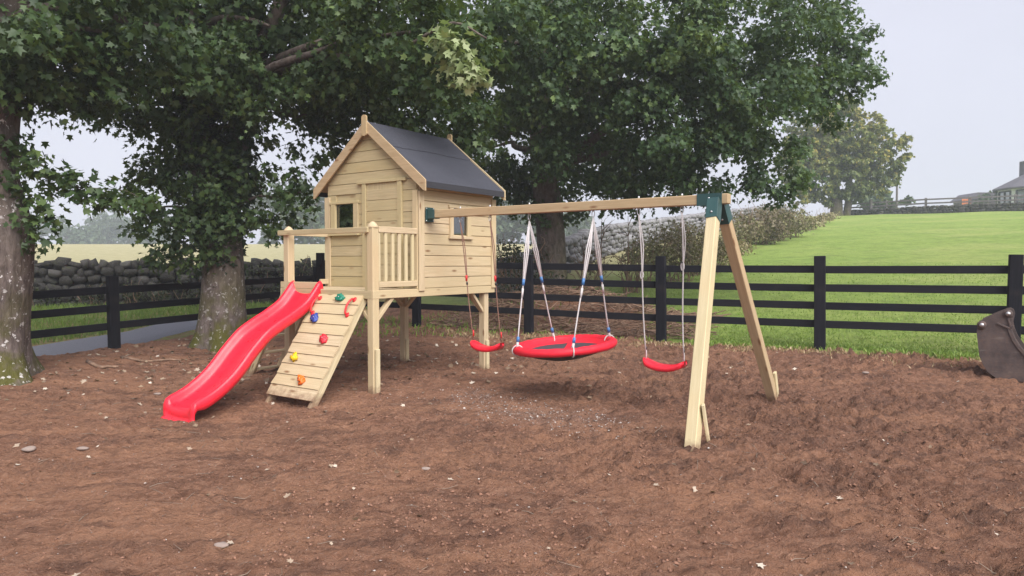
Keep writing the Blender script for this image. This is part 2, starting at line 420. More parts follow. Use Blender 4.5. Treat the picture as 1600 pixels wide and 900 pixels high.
def mk_bark(name, moss, lichen):
    s = M(name); tc = s.n('TexCoord'); P = tc.outputs['Object']; hgt = s.n('SeparateXYZ'); s.l(P, hgt.inputs[0])
    f = s.noise(s.scale(P, (6, 6, 2.2)), 2.2, 6, .65, .4); b = s.noise(P, 2.4, 4, .6)
    c = s.ramp(f, [(.28, (.055, .042, .038)), (.55, (.145, .116, .106)), (.78, (.235, .195, .182))])
    mo = s.math('MULTIPLY', s.mapr(b, .40, .54), s.mapr(s.math('ADD', hgt.outputs[2], s.math('MULTIPLY', b, 1.6)), 1.2, 2.4, 1, .10))
    c = s.mix(s.math('MULTIPLY', mo, moss), c, s.mix(f, (.045, .045, .012), (.125, .120, .030)))
    l = s.noise(P, 16, 4, .6); l2 = s.noise(P, 3.0, 3)
    c = s.mix(s.math('MULTIPLY', s.mapr(l, .585, .63), s.math('MULTIPLY', s.mapr(l2, .42, .55), lichen)), c, (.60, .58, .57))
    s.bump(f, .9, .03); return s.set(c, .95, spec=.15)
BARK = mk_bark('sycamore_bark', .95, .9); BARK2 = mk_bark('mossy_bark', 1.0, .45); BARKD = mk_bark('dark_bark', .9, .1)
def leafmat(name, dark, mid, light, trans=.35):
    s = M(name); a = s.attr('tone').outputs['Fac']; c = s.ramp(a, [(.0, dark), (.55, mid), (1., light)])
    s.t.nodes.remove(s.p); pr = s.n('BsdfPrincipled'); s.l(c, pr.inputs['Base Color']); pr.inputs['Roughness'].default_value = .5; pr.inputs['Specular IOR Level'].default_value = .35
    tl = s.n('BsdfTranslucent'); s.l(s.mix(.5, c, (.22, .32, .03)), tl.inputs[0])
    m = s.n('MixShader'); m.inputs[0].default_value = trans; s.l(pr.outputs[0], m.inputs[1]); s.l(tl.outputs[0], m.inputs[2]); s.l(m.outputs[0], s.out.inputs[0])
    return s.m
LEAF = leafmat('sycamore_leaf', (.020, .042, .017), (.052, .092, .030), (.150, .215, .064), .25)
LEAFR = leafmat('sycamore_leaf_bluish', (.022, .048, .022), (.055, .102, .038), (.150, .220, .070), .25)
LEAFY = leafmat('turning_leaf', (.060, .095, .030), (.150, .180, .048), (.42, .34, .080), .3)
LEAFB = leafmat('bramble_leaf', (.095, .068, .045), (.185, .150, .085), (.25, .27, .11), .2)
LEAFH = leafmat('hedge_leaf', (.018, .022, .014), (.040, .048, .024), (.075, .085, .035), .2)
LEAFF = leafmat('far_leaf', (.050, .080, .048), (.085, .125, .070), (.13, .17, .09), .25)
LEAFI = leafmat('ivy_leaf', (.010, .024, .012), (.022, .046, .018), (.05, .09, .03), .12)
LEAFP = leafmat('pale_leaf', (.16, .22, .09), (.27, .34, .15), (.42, .47, .27), .3)
LITTER = leafmat('fallen_leaf', (.10, .062, .04), (.30, .21, .14), (.62, .54, .45), .1)
GRASS = leafmat('grass_blade', (.115, .190, .036), (.225, .340, .060), (.40, .47, .13), .3)
TWIG = simple('dead_twig', (.13, .080, .056), (.33, .215, .15), 9)
TWIGP = simple('pale_twig', (.20, .155, .125), (.33, .26, .20), 9)
CLOD = simple('soil_clod', (.140, .072, .050), (.33, .178, .120), 14, .95, .9)
def mk_peb():
    s = M('pebble'); a = s.attr('tone').outputs['Fac']; return s.set(s.ramp(a, [(0, (.14, .10, .085)), (.5, (.34, .27, .235)), (1, (.62, .57, .53))]), .9)
PEB = mk_peb()
def mk_rust():
    s = M('rusty_steel'); tc = s.n('TexCoord'); P = tc.outputs['Object']; f = s.noise(P, 5, 6, .65); g = s.noise(P, 26, 5, .7); e = s.noise(s.scale(P, (1, 1, 4)), 6, 4)
    c = s.ramp(f, [(.3, (.052, .040, .040)), (.52, (.105, .078, .072)), (.75, (.165, .115, .095))])
    c = s.mix(s.mapr(g, .5, .72, 0, .6), c, (.15, .085, .06)); c = s.mix(s.mapr(e, .6, .75, 0, .5), c, (.21, .185, .17))
    s.bump(g, .4, .006); return s.set(c, .72, .25)
RUST = mk_rust()
WHITEW = simple('white_render', (.62, .62, .62), (.74, .74, .74), 4); SLATE = simple('slate', (.085, .078, .095), (.14, .13, .15), 14)
DARKG = simple('dark_frame', (.03, .03, .035), (.05, .05, .06), 8); GREYT = simple('weathered_timber', (.10, .09, .09), (.18, .165, .16), 9)
ORANGEP = simple('orange_net', (.55, .16, .07), (.68, .22, .10), 9)

# ------------------------------------------------------------------ terrain
FA = np.array([7.02, 9.99]); FT = np.array([-2.236, 1.107]); FTn = FT / np.linalg.norm(FT); FN = np.array([-FTn[1], FTn[0]]) * -1
if FN[1] < 0: FN = -FN
CORNER = FA + 5 * FT; LP = np.array([-6.47, 11.6]); LT = (LP - CORNER) / np.linalg.norm(LP - CORNER); LN = np.array([LT[1], -LT[0]])
if LN[0] > 0: LN = -LN
HB = np.array([1.3, 16.4]); HT = np.array([28.7, 49.6]); HT = HT / np.linalg.norm(HT); HN = np.array([HT[1], -HT[0]])   # field boundary, HN points into the green field
cps = np.array([(-1.6, 8.2, 0), (-.35, 9.9, 0), (-1.66, 10.9, .01), (-2.9, 9.1, -.01), (-2.46, 7.84, -.085), (-3.53, 7.55, -.13), (1.44, 5.71, 0), (2.86, 7.86, 0),
  (0, 3, -.04), (-4, 4, -.12), (4, 4, .0), (6.5, 8, .04), (7.02, 9.99, .155), (4.78, 11.1, .147), (2.55, 12.21, .155), (.31, 13.31, .19), (-1.92, 14.42, .225), (-4.16, 15.53, .26),
  (-5.3, 13.6, .2), (-6.47, 11.6, .145), (-7.6, 9.6, .07), (-6.6, 8.9, .0), (-4.9, 12.0, .07), (-8, 5, -.1), (1, 10.5, .03), (9.3, 8.9, .16), (8, 4, .03), (-9.2, 7, .0)])
def _tk(r2): return np.where(r2 > 0, r2 * np.log(np.maximum(r2, 1e-12)), 0)
_D = ((cps[:, None, :2] - cps[None, :, :2]) ** 2).sum(-1); _n = len(cps)
_A = np.zeros((_n + 3, _n + 3)); _A[:_n, :_n] = _tk(_D) + .4 * np.eye(_n); _A[:_n, _n] = 1; _A[:_n, _n + 1:] = cps[:, :2]; _A[_n:, :_n] = _A[:_n, _n:].T
_w = np.linalg.solve(_A, np.concatenate([cps[:, 2], np.zeros(3)]))
def yardz(x, y):
    r2 = (x[..., None] - cps[:, 0]) ** 2 + (y[..., None] - cps[:, 1]) ** 2
    return _tk(r2) @ _w[:_n] + _w[_n] + _w[_n + 1] * x + _w[_n + 2] * y
def fields(x, y):
    dF = (x - FA[0]) * FN[0] + (y - FA[1]) * FN[1]; dL = (x - CORNER[0]) * LN[0] + (y - CORNER[1]) * LN[1]
    dH = (x - HB[0]) * HN[0] + (y - HB[1]) * HN[1]
    return dF, dL, dH
def basez(x, y):
    x = np.asarray(x, float); y = np.asarray(y, float); shp = x.shape; x = np.atleast_1d(x).ravel(); y = np.atleast_1d(y).ravel()
    dF, dL, dH = fields(x, y); out = np.maximum(dF, dL)
    yz = yardz(np.clip(x, -9.5, 9.5), np.clip(y, 1.5, 15.6)); yz = np.clip(yz, -.2, .35)
    cr = 58.
    zr = .16 + .0966 * np.where(dF < cr, dF, cr + (dF - cr) * -.25); zr = np.where(dF > cr, np.maximum(zr, .16 + .0966 * cr - 6), zr)
    zl = .22 + .055 * np.clip(y - 15, 0, 60) + .012 * np.clip(y - 75, 0, 400) - .10 * np.exp(-((x + 8) ** 2) / 9) * (y < 20)
    w = sstep(-10, -3.5, dH); zo = zr * w + zl * (1 - w) + .55 * np.exp(-((dH + 2.6) / 1.6) ** 2) * sstep(18, 26, y) * sstep(70, 45, y)
    pm = np.array([x - (FA + FT * 3)[0], y - (FA + FT * 3)[1]]); zo = zo + .55 * np.exp(-(((pm[0] * FTn[0] + pm[1] * FTn[1]) / 1.7) ** 2 + ((dF - 1.7) / .75) ** 2))
    k = sstep(-.2, 1.6, out)
    z = yz * (1 - k) + zo * k
    return z.reshape(shp) if shp else float(z[0])
def gz(x, y): return float(basez(np.array([x]), np.array([y]))[0])

def grow(a, b, d0, g):
    v = [a]; d = d0
    while (v[-1] < b): v.append(v[-1] + d); d *= g
    return v
xs = np.array([-v for v in grow(9.5, 600, .06, 1.13)][::-1] + list(np.arange(-9.46, 9.46, .031)) + grow(9.5, 600, .06, 1.13))
ys = np.array([-60, -20, -6, -2, 0, 1, 1.6, 2.0] + grow(2.2, 6, .015, 1.002) + grow(6.03, 17.5, .027, 1.009) + grow(17.7, 900, .2, 1.08))
ys = np.unique(ys)
GX, GY = np.meshgrid(xs, ys); X, Y = GX.ravel(), GY.ravel()
Z = basez(X, Y); dF, dL, dH = fields(X, Y); out = np.maximum(dF, dL)
wob = .16 * (2 * fbm(X * 1.7, Y * 1.7, None, 4) - 1) + .05
right = sstep(-1.5, 3.0, X + .25 * (Y - 6)); nearcam = sstep(9, 5, Y)
m_dirt = sstep(.18, -.18, np.maximum(dF, dL - np.where(Y < 15, .75, .1)) + wob)
brush = (dF > -.3) & (dF < 3.6) & (X < 3.0) & (dL < .6)
m_dirt = np.maximum(m_dirt, np.where(brush, sstep(3.6, 2.2, dF) * sstep(3.0, 2.2, X) * .95, 0))
m_dirt = np.maximum(m_dirt, .43 * sstep(.5, 1.2, dL) * sstep(21.5, 19.5, Y) * (X < -2))  # soil mixed into the verge to darken it, painting in its shade
m_pale = sstep(.5, -2.5, dH) * sstep(16, 24, Y) * (dF > 0)
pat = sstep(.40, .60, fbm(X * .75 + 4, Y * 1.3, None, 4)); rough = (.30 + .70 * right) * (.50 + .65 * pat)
near = (np.abs(X) < 12) & (Y < 18) & (Y > 1)
disp = np.zeros_like(X); xn, yn = X[near], Y[near]
warp = fbm(xn * .8, yn * .8, None, 3) * 2
big = fbm(xn * 1.1 + warp, yn * 1.1, None, 3) - .5
mid = fbm(xn * 4.2, yn * 4.2 + warp, None, 4, .6) - .5
rid = 1 - np.abs(2 * fbm(xn * 6 + warp * 2, yn * 9, None, 4, .6) - 1)
fine = fbm(xn * 13, yn * 17, None, 3, .7) - .5; cr_ = np.abs(2 * fbm(xn * 22 + warp * 3, yn * 26, None, 2, .6) - 1); cr2 = np.minimum(np.abs(2 * fbm(xn * 7 + warp * 2, yn * 9, None, 3, .6) - 1) * 2.2, 1)
drag = fbm(xn * .9 + yn * .25, yn * 11 - xn * 1.2, None, 3, .6) - .5
disp[near] = .030 * drag + .055 * big + rough[near] * (.100 * mid + .075 * (rid - .8) + .065 * fine - .024 * cr_ + .062 * (cr2 - .5)) + .040 * fine + .022 * mid - .016 * cr_
disp *= np.where(m_dirt > .5, 1, .35)
# loose ridge of soil along the right fence and a scuffed hollow below the basket swing
disp += .05 * np.exp(-((dF + .55) / .3) ** 2) * (dL < 0) * (X > 1.2) * fbm(X * 3, Y * 3, None, 3)
lx = math.cos(YAW) * (X - PX0) + math.sin(YAW) * (Y - PY0); ly = -math.sin(YAW) * (X - PX0) + math.cos(YAW) * (Y - PY0)
m_grit = np.exp(-(((lx - 2.25) / .8) ** 2 + ((ly - .2) / .38) ** 2)) * .9
m_grit = np.maximum(m_grit, .6 * np.exp(-(((lx - 1.2) / .35) ** 2 + ((ly - .55) / .3) ** 2)))
Z = Z + np.where(near, disp, 0)
nx, ny = len(xs), len(ys); ii = np.arange(ny - 1)[:, None] * nx + np.arange(nx - 1)[None]; ii = ii.ravel()
Fq = np.stack([ii, ii + 1, ii + 1 + nx, ii + nx], 1)
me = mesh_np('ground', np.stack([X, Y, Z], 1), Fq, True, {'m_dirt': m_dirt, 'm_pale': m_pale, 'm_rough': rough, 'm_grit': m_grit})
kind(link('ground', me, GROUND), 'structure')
ZG = Z.reshape(ny, nx)
def surf(x, y):
    x = np.atleast_1d(np.asarray(x, float)); y = np.atleast_1d(np.asarray(y, float))
    i = np.clip(np.searchsorted(xs, x) - 1, 0, nx - 2); j = np.clip(np.searchsorted(ys, y) - 1, 0, ny - 2)
    u = (x - xs[i]) / (xs[i + 1] - xs[i]); v = (y - ys[j]) / (ys[j + 1] - ys[j])
    return ZG[j, i] * (1 - u) * (1 - v) + ZG[j, i + 1] * u * (1 - v) + ZG[j + 1, i] * (1 - u) * v + ZG[j + 1, i + 1] * u * v

# lane behind the left fence
le = crom([(-11.2, 6), (-9.9, 9.5), (-8.85, 13.0), (-8.15, 14.8), (-7.75, 16.4), (-7.0, 17.6)], 8); re = crom([(-9.6, 6), (-8.5, 9.5), (-7.5, 12.1), (-7.1, 13.6), (-6.85, 15.0), (-6.2, 16.4)], 8)
V = []; n = len(le); K = 9
for j in range(K):
    q = le + (re - le) * (j / (K - 1)); z = surf(q[:, 0], q[:, 1]) + .022 + (.02 if 0 < j < K - 1 else -.02); V.append(np.column_stack([q, z]))
V = np.concatenate(V); F = [[j * n + i, (j + 1) * n + i, (j + 1) * n + i + 1, j * n + i + 1] for j in range(K - 1) for i in range(n - 1)]
kind(link('lane', mesh_np('lane', V, np.array(F), True), TARMAC), 'structure')

# ------------------------------------------------------------------ black post and rail fences
def fence(posts, tops, name, label, rails, ph, side, group=None):
    b = posts[0]; root = thing(name, label, 'fence', (b[0], b[1], gz(*b)), group, 0, True); OFF[root.name] = np.array([b[0], b[1], gz(*b)])
    zs = [gz(*p) for p in posts]
    for p, z in zip(posts, zs):
        i = posts.index(p); q = posts[min(i + 1, len(posts) - 1)]; r = posts[max(i - 1, 0)]; a = math.atan2(q[1] - r[1], q[0] - r[0])
        V, F = boxmesh((.165, .105, ph + .4), .008); g = grain(V, 2); me = mesh_np('post', V, F, attrs={'grain': g})
        o = link('post', me, BLACK, root, np.array([p[0], p[1], z + (ph - .4) / 2]) - OFF[root.name]); o.rotation_euler = (rng.normal(0, .006), rng.normal(0, .006), a + rng.normal(0, .02))
    for i in range(len(posts) - 1):
        a = np.array(posts[i]); c = np.array(posts[i + 1]); t = (c - a) / np.linalg.norm(c - a); nn = np.array([-t[1], t[0]]) * side
        for h in rails:
            A = (*(a + nn * .072), zs[i] + h + rng.normal(0, .004)); B = (*(c + nn * .072), zs[i + 1] + h + rng.normal(0, .004))
            d = np.array(B) - np.array(A); ov = .0
            beam(root, 'rail', np.array(A) + d * .002, np.array(B) - d * .002, .036, .117, BLACK, b=.005)
    return root
RP = [tuple(FA + FT * t) for t in (-1, 0, 1, 2, 3, 4, 5)]
fence(RP, None, 'post_and_rail_fence', 'black four rail timber fence between the yard and the green field', (.40, .685, .965, 1.25), 1.462, -1)
LPS = [tuple(CORNER + LT * (.0 + 2.279 * t)) for t in (0, 1, 2, 3, 4)]
fence([tuple(np.array(LPS[0]) + LT * .10)] + LPS[1:], None, 'post_and_rail_fence', 'black three rail timber fence beside the grey lane, behind the leaning ivy trunk', (.345, .635, .925), 1.165, -1)

# ------------------------------------------------------------------ playhouse
WD, DD, DV, ZT, ZB = 1.69, 2.341, .767, 1.18, 1.082
EX, ZE, ZEU, ZR, YF, YB = .168, 2.37, 2.496, 3.312, .693, 2.352
CX = -WD / 2; SL = (ZR - ZEU) / (EX - CX)          # roof slope
ph = thing('playhouse', 'raised pine playhouse on stilts with dark felt roof and small veranda', 'playhouse', (CX, DD / 2, 0))
# platform
box(ph, 'deck', (-WD + .02, -.02), (.02, DD - .02), (ZT - .022, ZT), WOOD)
rim = [('x', 0, -.026), ('x', -WD, .026)]
box(ph, 'rim_board', (-.026, 0), (0, DD), (ZB, ZT - .002), WOOD); box(ph, 'rim_board', (-WD, -WD + .026), (0, DD), (ZB, ZT - .002), WOOD)
box(ph, 'rim_board', (-WD + .027, -.027), (0, .026), (ZB, ZT - .002), WOODG); box(ph, 'rim_board', (-WD + .027, -.027), (DD - .026, DD), (ZB, ZT - .002), WOOD)
for y in (.6, 1.15, 1.7): box(ph, 'joist', (-WD + .03, -.03), (y, y + .045), (ZB, ZT - .024), WOOD)
def post(x, y, top, cap=True):
    z0 = -.35
    o = box(ph, 'post', (x, x + .1), (y, y + .1), (z0, top), WOOD, .008)
    return o
def capm(x, y, z):
    nseg = 12; prof = [(.066, 0), (.070, .006), (.068, .020), (.058, .032), (.048, .052), (.026, .070), (.0, .078)]; V = []; F = []
    for j, (r, h) in enumerate(prof):
        for i in range(nseg):
            a = 2 * math.pi * i / nseg; k = max(abs(math.cos(a)), abs(math.sin(a))); k = 1 / k if j < 4 else 1 + (1 / k - 1) * (.5 if j == 4 else .2)
            V.append((x + r * .82 * k * math.cos(a), y + r * .82 * k * math.sin(a), z + h))
    for j in range(len(prof) - 1):
        for i in range(nseg): F.append([j * nseg + i, j * nseg + (i + 1) % nseg, (j + 1) * nseg + (i + 1) % nseg, (j + 1) * nseg + i])
    return poly(ph, 'post_cap', V, np.array(F), WOOD, True)
post(-.103, .003, 1.905); capm(-.053, .053, 1.902)
post(-1.625, .003, 1.89); capm(-1.575, .053, 1.888)
post(-.128, DD - .205, ZB); post(-1.66, DD - .205, ZB)
for (x, y, h) in ((.001, .018, .50), (.001 - .026, DD - .19, .42)):
    box(ph, 'ground_stake', (x if x > 0 else -.026, x + .03 if x > 0 else .004), (y, y + .062), (-.3, h), WOODP)
box(ph, 'ground_stake', (-1.56, -1.535), (DD - .19, DD - .125), (-.3, .34), WOODP)
def brace(p, q): beam(ph, 'knee_brace', p, q, .042, .068, WOOD, up=(1, 0, 0) if abs(p[0] - q[0]) < .01 else (0, 1, 0))
brace((-.053, .10, .84), (-.053, .36, 1.10)); brace((-.08, DD - .19, .82), (-.08, DD - .44, 1.09))
brace((-1.61, DD - .19, .84), (-1.61, DD - .44, 1.09)); brace((-1.575, .10, .84), (-1.575, .36, 1.09))
brace((-1.56, DD - .155, .84), (-1.30, DD - .155, 1.09)); brace((-.128, DD - .155, .84), (-.38, DD - .155, 1.09)); brace((-.10, .053, .84), (-.36, .053, 1.09))
# veranda
box(ph, 'handrail', (-WD - .005, -.06), (-.030, .001), (1.848, 1.912), WOODG)
box(ph, 'handrail', (-.046, -.002), (.105, DV - .004), (1.852, 1.924), WOOD)
box(ph, 'bottom_rail', (-.046, -.002), (.105, DV - .004), (1.213, 1.280), WOOD)
for y0, y1 in ((.106, .136), (.204, .250), (.320, .366), (.430, .476), (.545, .591), (.662, .706)):
    box(ph, 'baluster', (-.040, -.012), (y0, y1), (1.281, 1.851), WOODP)
box(ph, 'opening_trim', (-.150, -.106), (.012, .052), (ZT, 1.847), WOODG)
box(ph, 'kick_board', (-WD, -.96), (.004, .030), (ZT + .001, 1.262), WOOD)
box(ph, 'handrail', (-WD + .01, -WD + .05), (.105, DV - .004), (1.852, 1.924), WOOD); box(ph, 'bottom_rail', (-WD + .01, -WD + .05), (.62, DV - .004), (1.213, 1.280), WOOD)
# walls: hollow shell, boards in front of a panel with real window openings
PIT = .1365; Z0 = ZT
def roofz(x): return ZEU + SL * (EX - (x if x > CX else 2 * CX - x)) - .075
def hw(z): return (ZR - .075 - z) / SL          # half width of the gable at height z
XL, XR = -WD + .02, -.02
def rects_panel(name, axis, a, rects, th):
    V = []; F = []
    for (u0, u1, v0, v1) in rects:
        b = len(V)
        for aa in (a, a - th):
            for (u, v) in ((u0, v0), (u1, v0), (u1, v1), (u0, v1)): V.append((aa, u, v) if axis == 0 else (u, aa, v))
        F += [[b, b + 1, b + 2, b + 3], [b + 7, b + 6, b + 5, b + 4]] + [[b + i, b + 4 + i, b + 4 + (i + 1) % 4, b + (i + 1) % 4] for i in range(4)]
    return V, F
EAVZ = ZEU - .075 + 0.0
# right and left side walls
wy0, wy1, wz0, wz1 = 1.405, 1.735, 1.868, 2.232
for side, xo, sg in (('right', -.004, 1), ('left', -WD + .004, -1)):
    topz = roofz(XR) + .035
    if sg > 0: rc = [(DV + .02, wy0, Z0, topz), (wy1, DD - .02, Z0, topz), (wy0, wy1, Z0, wz0), (wy0, wy1, wz1, topz)]
    else: rc = [(DV + .02, DD - .02, Z0, topz)]
    a = xo - sg * .017
    V, F = rects_panel('wall', 0, a, rc, sg * .01); w = poly(ph, 'wall', V, F, WOOD, axis=1)
    k = 0
    while Z0 + k * PIT < topz - .03:
        z0, z1 = Z0 + k * PIT + .004, min(Z0 + (k + 1) * PIT - .004, topz)
        segs = [(DV + .03, DD - .03)]
        if sg > 0 and z1 > wz0 and z0 < wz1: segs = [(DV + .03, wy0), (wy1, DD - .03)]
        for s0, s1 in segs: box(w, 'board', (xo - sg * .0165, xo), (s0, s1), (z0, z1), WOOD, .006)
        k += 1
# front and back walls (gables)
fx0, fx1, fz0, fz1 = -1.50, -1.115, 1.905, 2.285
def gable(y, sg, win):
    pts = [(XL, Z0), (XR, Z0), (XR, roofz(XR)), (CX, roofz(CX)), (XL, roofz(XL))]
    ya = y + sg * .017
    if win:   # panel with an opening: left strip, right part, below, above
        P = [[(XL, Z0), (fx0, Z0), (fx0, roofz(fx0)), (XL, roofz(XL))], [(fx1, Z0), (XR, Z0), (XR, roofz(XR)), (CX, roofz(CX)), (fx1, roofz(fx1))],
             [(fx0, Z0), (fx1, Z0), (fx1, fz0), (fx0, fz0)], [(fx0, fz1), (fx1, fz1), (fx1, roofz(fx1)), (fx0, roofz(fx0))]]
    else: P = [pts]
    V = []; F = []
    for pp in P:
        b = len(V); n = len(pp)
        for yy in (ya, ya + sg * .01): V += [(u, yy, v) for u, v in pp]
        F += fix2([list(range(b, b + n)), list(range(b + n, b + 2 * n))] + [[b + i, b + (i + 1) % n, b + n + (i + 1) % n, b + n + i] for i in range(n)], V, b)
    w = poly(ph, 'wall', V, F, WOODG, axis=0)
    k = 0
    while Z0 + k * PIT < ZR - .16:
        z0, z1 = Z0 + k * PIT + .004, Z0 + (k + 1) * PIT - .004
        def xl(z): return max(XL + .01, CX - hw(z))
        def xr(z): return min(XR - .01, CX + hw(z))
        z1 = min(z1, ZR - .10)
        segs = [(None, None)]
        if win and z1 > fz0 and z0 < fz1: segs = [(None, fx0), (fx1, None)]
        for s0, s1 in segs:
            zz = [z0, z1]; ks = sorted({z0, z1} | ({ZR - .075 - SL * (WD / 2 - .03)} if z0 < ZR - .075 - SL * (WD / 2 - .03) < z1 else set()))
            L_ = [(xl(z) if s0 is None else s0, z) for z in ks]; R_ = [(xr(z) if s1 is None else s1, z) for z in ks]
            prism(w, 'board', L_ + R_[::-1], 1, y, y + sg * .0165, WOODG, 0)
        k += 1
    return w
def fix2(F, V, b):
    A = np.array(V[b:]); c = A.mean(0); o = []
    for f in F:
        p = np.array([V[i] for i in f]); n = np.zeros(3)
        for i in range(len(f)): n += np.cross(p[i] - c, p[(i + 1) % len(f)] - c)
        o.append(f if n @ (p.mean(0) - c) > 0 else f[::-1])
    return o
gable(DV, 1, True); gable(DD - .004, -1, False)
# corner boards
for (x0, x1, y0, y1, m) in ((-.002, .020, DV - .004, DV + .095, WOOD), (-.002, .020, DD - .085, DD + .012, WOOD), (-.085, -.004, DV - .022, DV - .001, WOOD), (-WD + .004, -WD + .088, DV - .022, DV - .001, WOOD),
                            (-WD - .020, -WD + .002, DV - .02, DV + .08, WOOD), (-WD - .020, -WD + .002, DD - .085, DD + .012, WOOD)):
    box(ph, 'corner_board', (x0, x1), (y0, y1), (ZT - .03 if x0 > -.01 or x0 < -WD else ZT + .001, 2.385 if abs(x0 - CX) > .8 else 2.40), m)
# door on the front
dr = box(ph, 'door', (-.892, -.331), (DV - .014, DV - .001), (ZT + .012, 2.520), WOODG)
for k in range(9):
    z0 = ZT + .016 + k * .1390; box(dr, 'board', (-.890, -.333), (DV - .022, DV - .0145), (z0, z0 + .132), WOODG, .005)
box(ph, 'door_trim', (-.965, -.893), (DV - .034, DV - .001), (ZT + .002, 2.522), WOODG); box(ph, 'door_trim', (-.330, -.258), (DV - .034, DV - .001), (ZT + .002, 2.522), WOODG)
box(ph, 'door_trim', (-1.055, -.190), (DV - .040, DV - .001), (2.523, 2.560), WOODG)
# windows
wn = box(ph, 'window', (fx0 + .012, fx1 - .012), (DV + .008, DV + .012), (fz0 + .008, fz1 - .006), GLASS, .0005)
for (a, b, c, d, nm) in ((-1.605, -1.035, 2.283, 2.318, 'frame'), (fx0 - .075, fx0 + .016, 1.905, 2.282, 'frame'), (fx1 - .020, fx1 + .070, 1.905, 2.282, 'frame'), (-1.61, -1.03, 1.862, 1.904, 'sill')):
    box(wn, nm, (a, b), (DV - (.032 if nm == 'frame' else .05), DV + .004), (c, d), WOODG)
wn = box(ph, 'window', (-.016, -.012), (wy0 + .012, wy1 - .012), (wz0 + .008, wz1 - .008), GLASS, .0005)
for (a, b, c, d, nm) in ((1.335, 1.815, 2.215, 2.250, 'frame'), (1.352, 1.424, 1.852, 2.214, 'frame'), (1.716, 1.788, 1.852, 2.214, 'frame'), (1.335, 1.815, 1.812, 1.851, 'sill')):
    box(wn, nm, (-.008, .022 if nm == 'frame' else .036), (a, b), (c, d), WOOD)
# roof: boards under two felt sheets on each side
for sg in (1, -1):
    def px(x): return x if sg > 0 else 2 * CX - x
    def slab(nm, xa, xb, lift, th, y0, y1, mat, wav=0.):
        nn = 30 if wav else 1; V = []; F = []
        for j in range(nn + 1):
            y = y0 + (y1 - y0) * j / nn; xx = xb + (wav * (fbm(np.array([y * 5 + 3]), np.array([sg * 2.])) - .5)[0] if wav else 0)
            for (x, l) in ((xa, lift), (xx, lift), (xx, lift - th), (xa, lift - th)):
                V.append((px(x), y, ZEU + SL * (EX - x) + l))
        for j in range(nn):
            b = j * 4
            for i in range(4): F.append([b + i, b + (i + 1) % 4, b + 4 + (i + 1) % 4, b + 4 + i])
        F += [[0, 1, 2, 3], [nn * 4 + 3, nn * 4 + 2, nn * 4 + 1, nn * 4]]
        if sg < 0: F = [f[::-1] for f in F]
        F = [f[::-1] for f in F]
        return poly(ph, nm, V, F, mat, axis=1)
    slab('roof', CX, EX - .012, -.012, .020, YF + .025, YB - .025, WOOD)
    lo = slab('felt_sheet', -.52, EX + .004, -.004, .0065, YF + .018, YB - .018, FELT)
    slab('felt_sheet', CX - .0, -.42, .009, .009, YF + .018, YB - .018, FELT, .045)
    # felt turned down over the eave
    x0, x1 = sorted((px(EX + .006), px(EX - .004))); box(ph, 'felt_edge', (x0, x1), (YF + .02, YB - .02), (ZEU - .085, ZEU - .006), FELTD, .004)
    # barge boards
    for (y0, y1) in ((YF - .002, YF + .020), (YB - .020, YB + .002)):
        pts = [(px(CX), ZR + .022), (px(EX + .012), ZEU + .010), (px(EX + .014), ZE + .0), (px(EX - .02), ZE + .012), (px(CX), ZR - .122)]
        prism(ph, 'barge_board', pts, 1, y0, y1, WOODB if y0 < 1 else WOOD, 0)
for (y0, y1) in ((YF - .028, YF - .003), (YB + .003, YB + .028)):   # rounded finial blocks at the gable tips
    pts = []
    for i in range(9): a = math.pi * i / 8; pts.append((CX + .042 * math.cos(a), ZR + .050 + .036 * math.sin(a)))
    for i in range(9): a = math.pi + math.pi * i / 8; pts.append((CX + .042 * math.cos(a), ZR - .150 + .036 * math.sin(a)))
    prism(ph, 'finial_block', pts, 1, y0, y1, WOODB, 1)

# ------------------------------------------------------------------ climbing ramp
rp = thing('climbing_ramp', 'sloping pine plank climbing ramp with coloured holds leaning on the veranda', 'climbing ramp', (-.54, -.75, -.08))
ra, rb = np.array([0, .012, 1.135]), np.array([0, -.81, -.10]); rd = (rb - ra) / np.linalg.norm(rb - ra); rn = np.array([0, rd[2] * -1, rd[1]]); rn = rn if rn[1] < 0 else -rn
def rpt(x, t, h=0): q = ra + rd * t + rn * h; return np.array([x, q[1], q[2]])
for x in (-.905, -.18): beam(rp, 'stringer', rpt(x, -.02, -.045), rpt(x, 1.475, -.045), .045, .09, WOODP, up=rn)
for k in range(10):
    t0 = .03 + k * .1345; odd = k % 2; tilt = .010
    xl, xr = -.952 + .006 * rng.random(), -.132 - .006 * rng.random(); s = .016
    A = [(xl + (0 if odd else s), t0), (xr - (0 if odd else s * .8), t0), (xr - (s * .8 if odd else 0), t0 + .131), (xl + (s if odd else 0), t0 + .131)]
    V = []
    for h in (.0, .021):
        for (x, t) in A: V.append(rpt(x, t, h + (tilt if t > t0 + .05 else 0)))
    F = fixn(V, [[0, 1, 2, 3], [4, 5, 6, 7]] + [[i, (i + 1) % 4, 4 + (i + 1) % 4, 4 + i] for i in range(4)])
    poly(rp, 'plank', V, F, WOOD, axis=0)
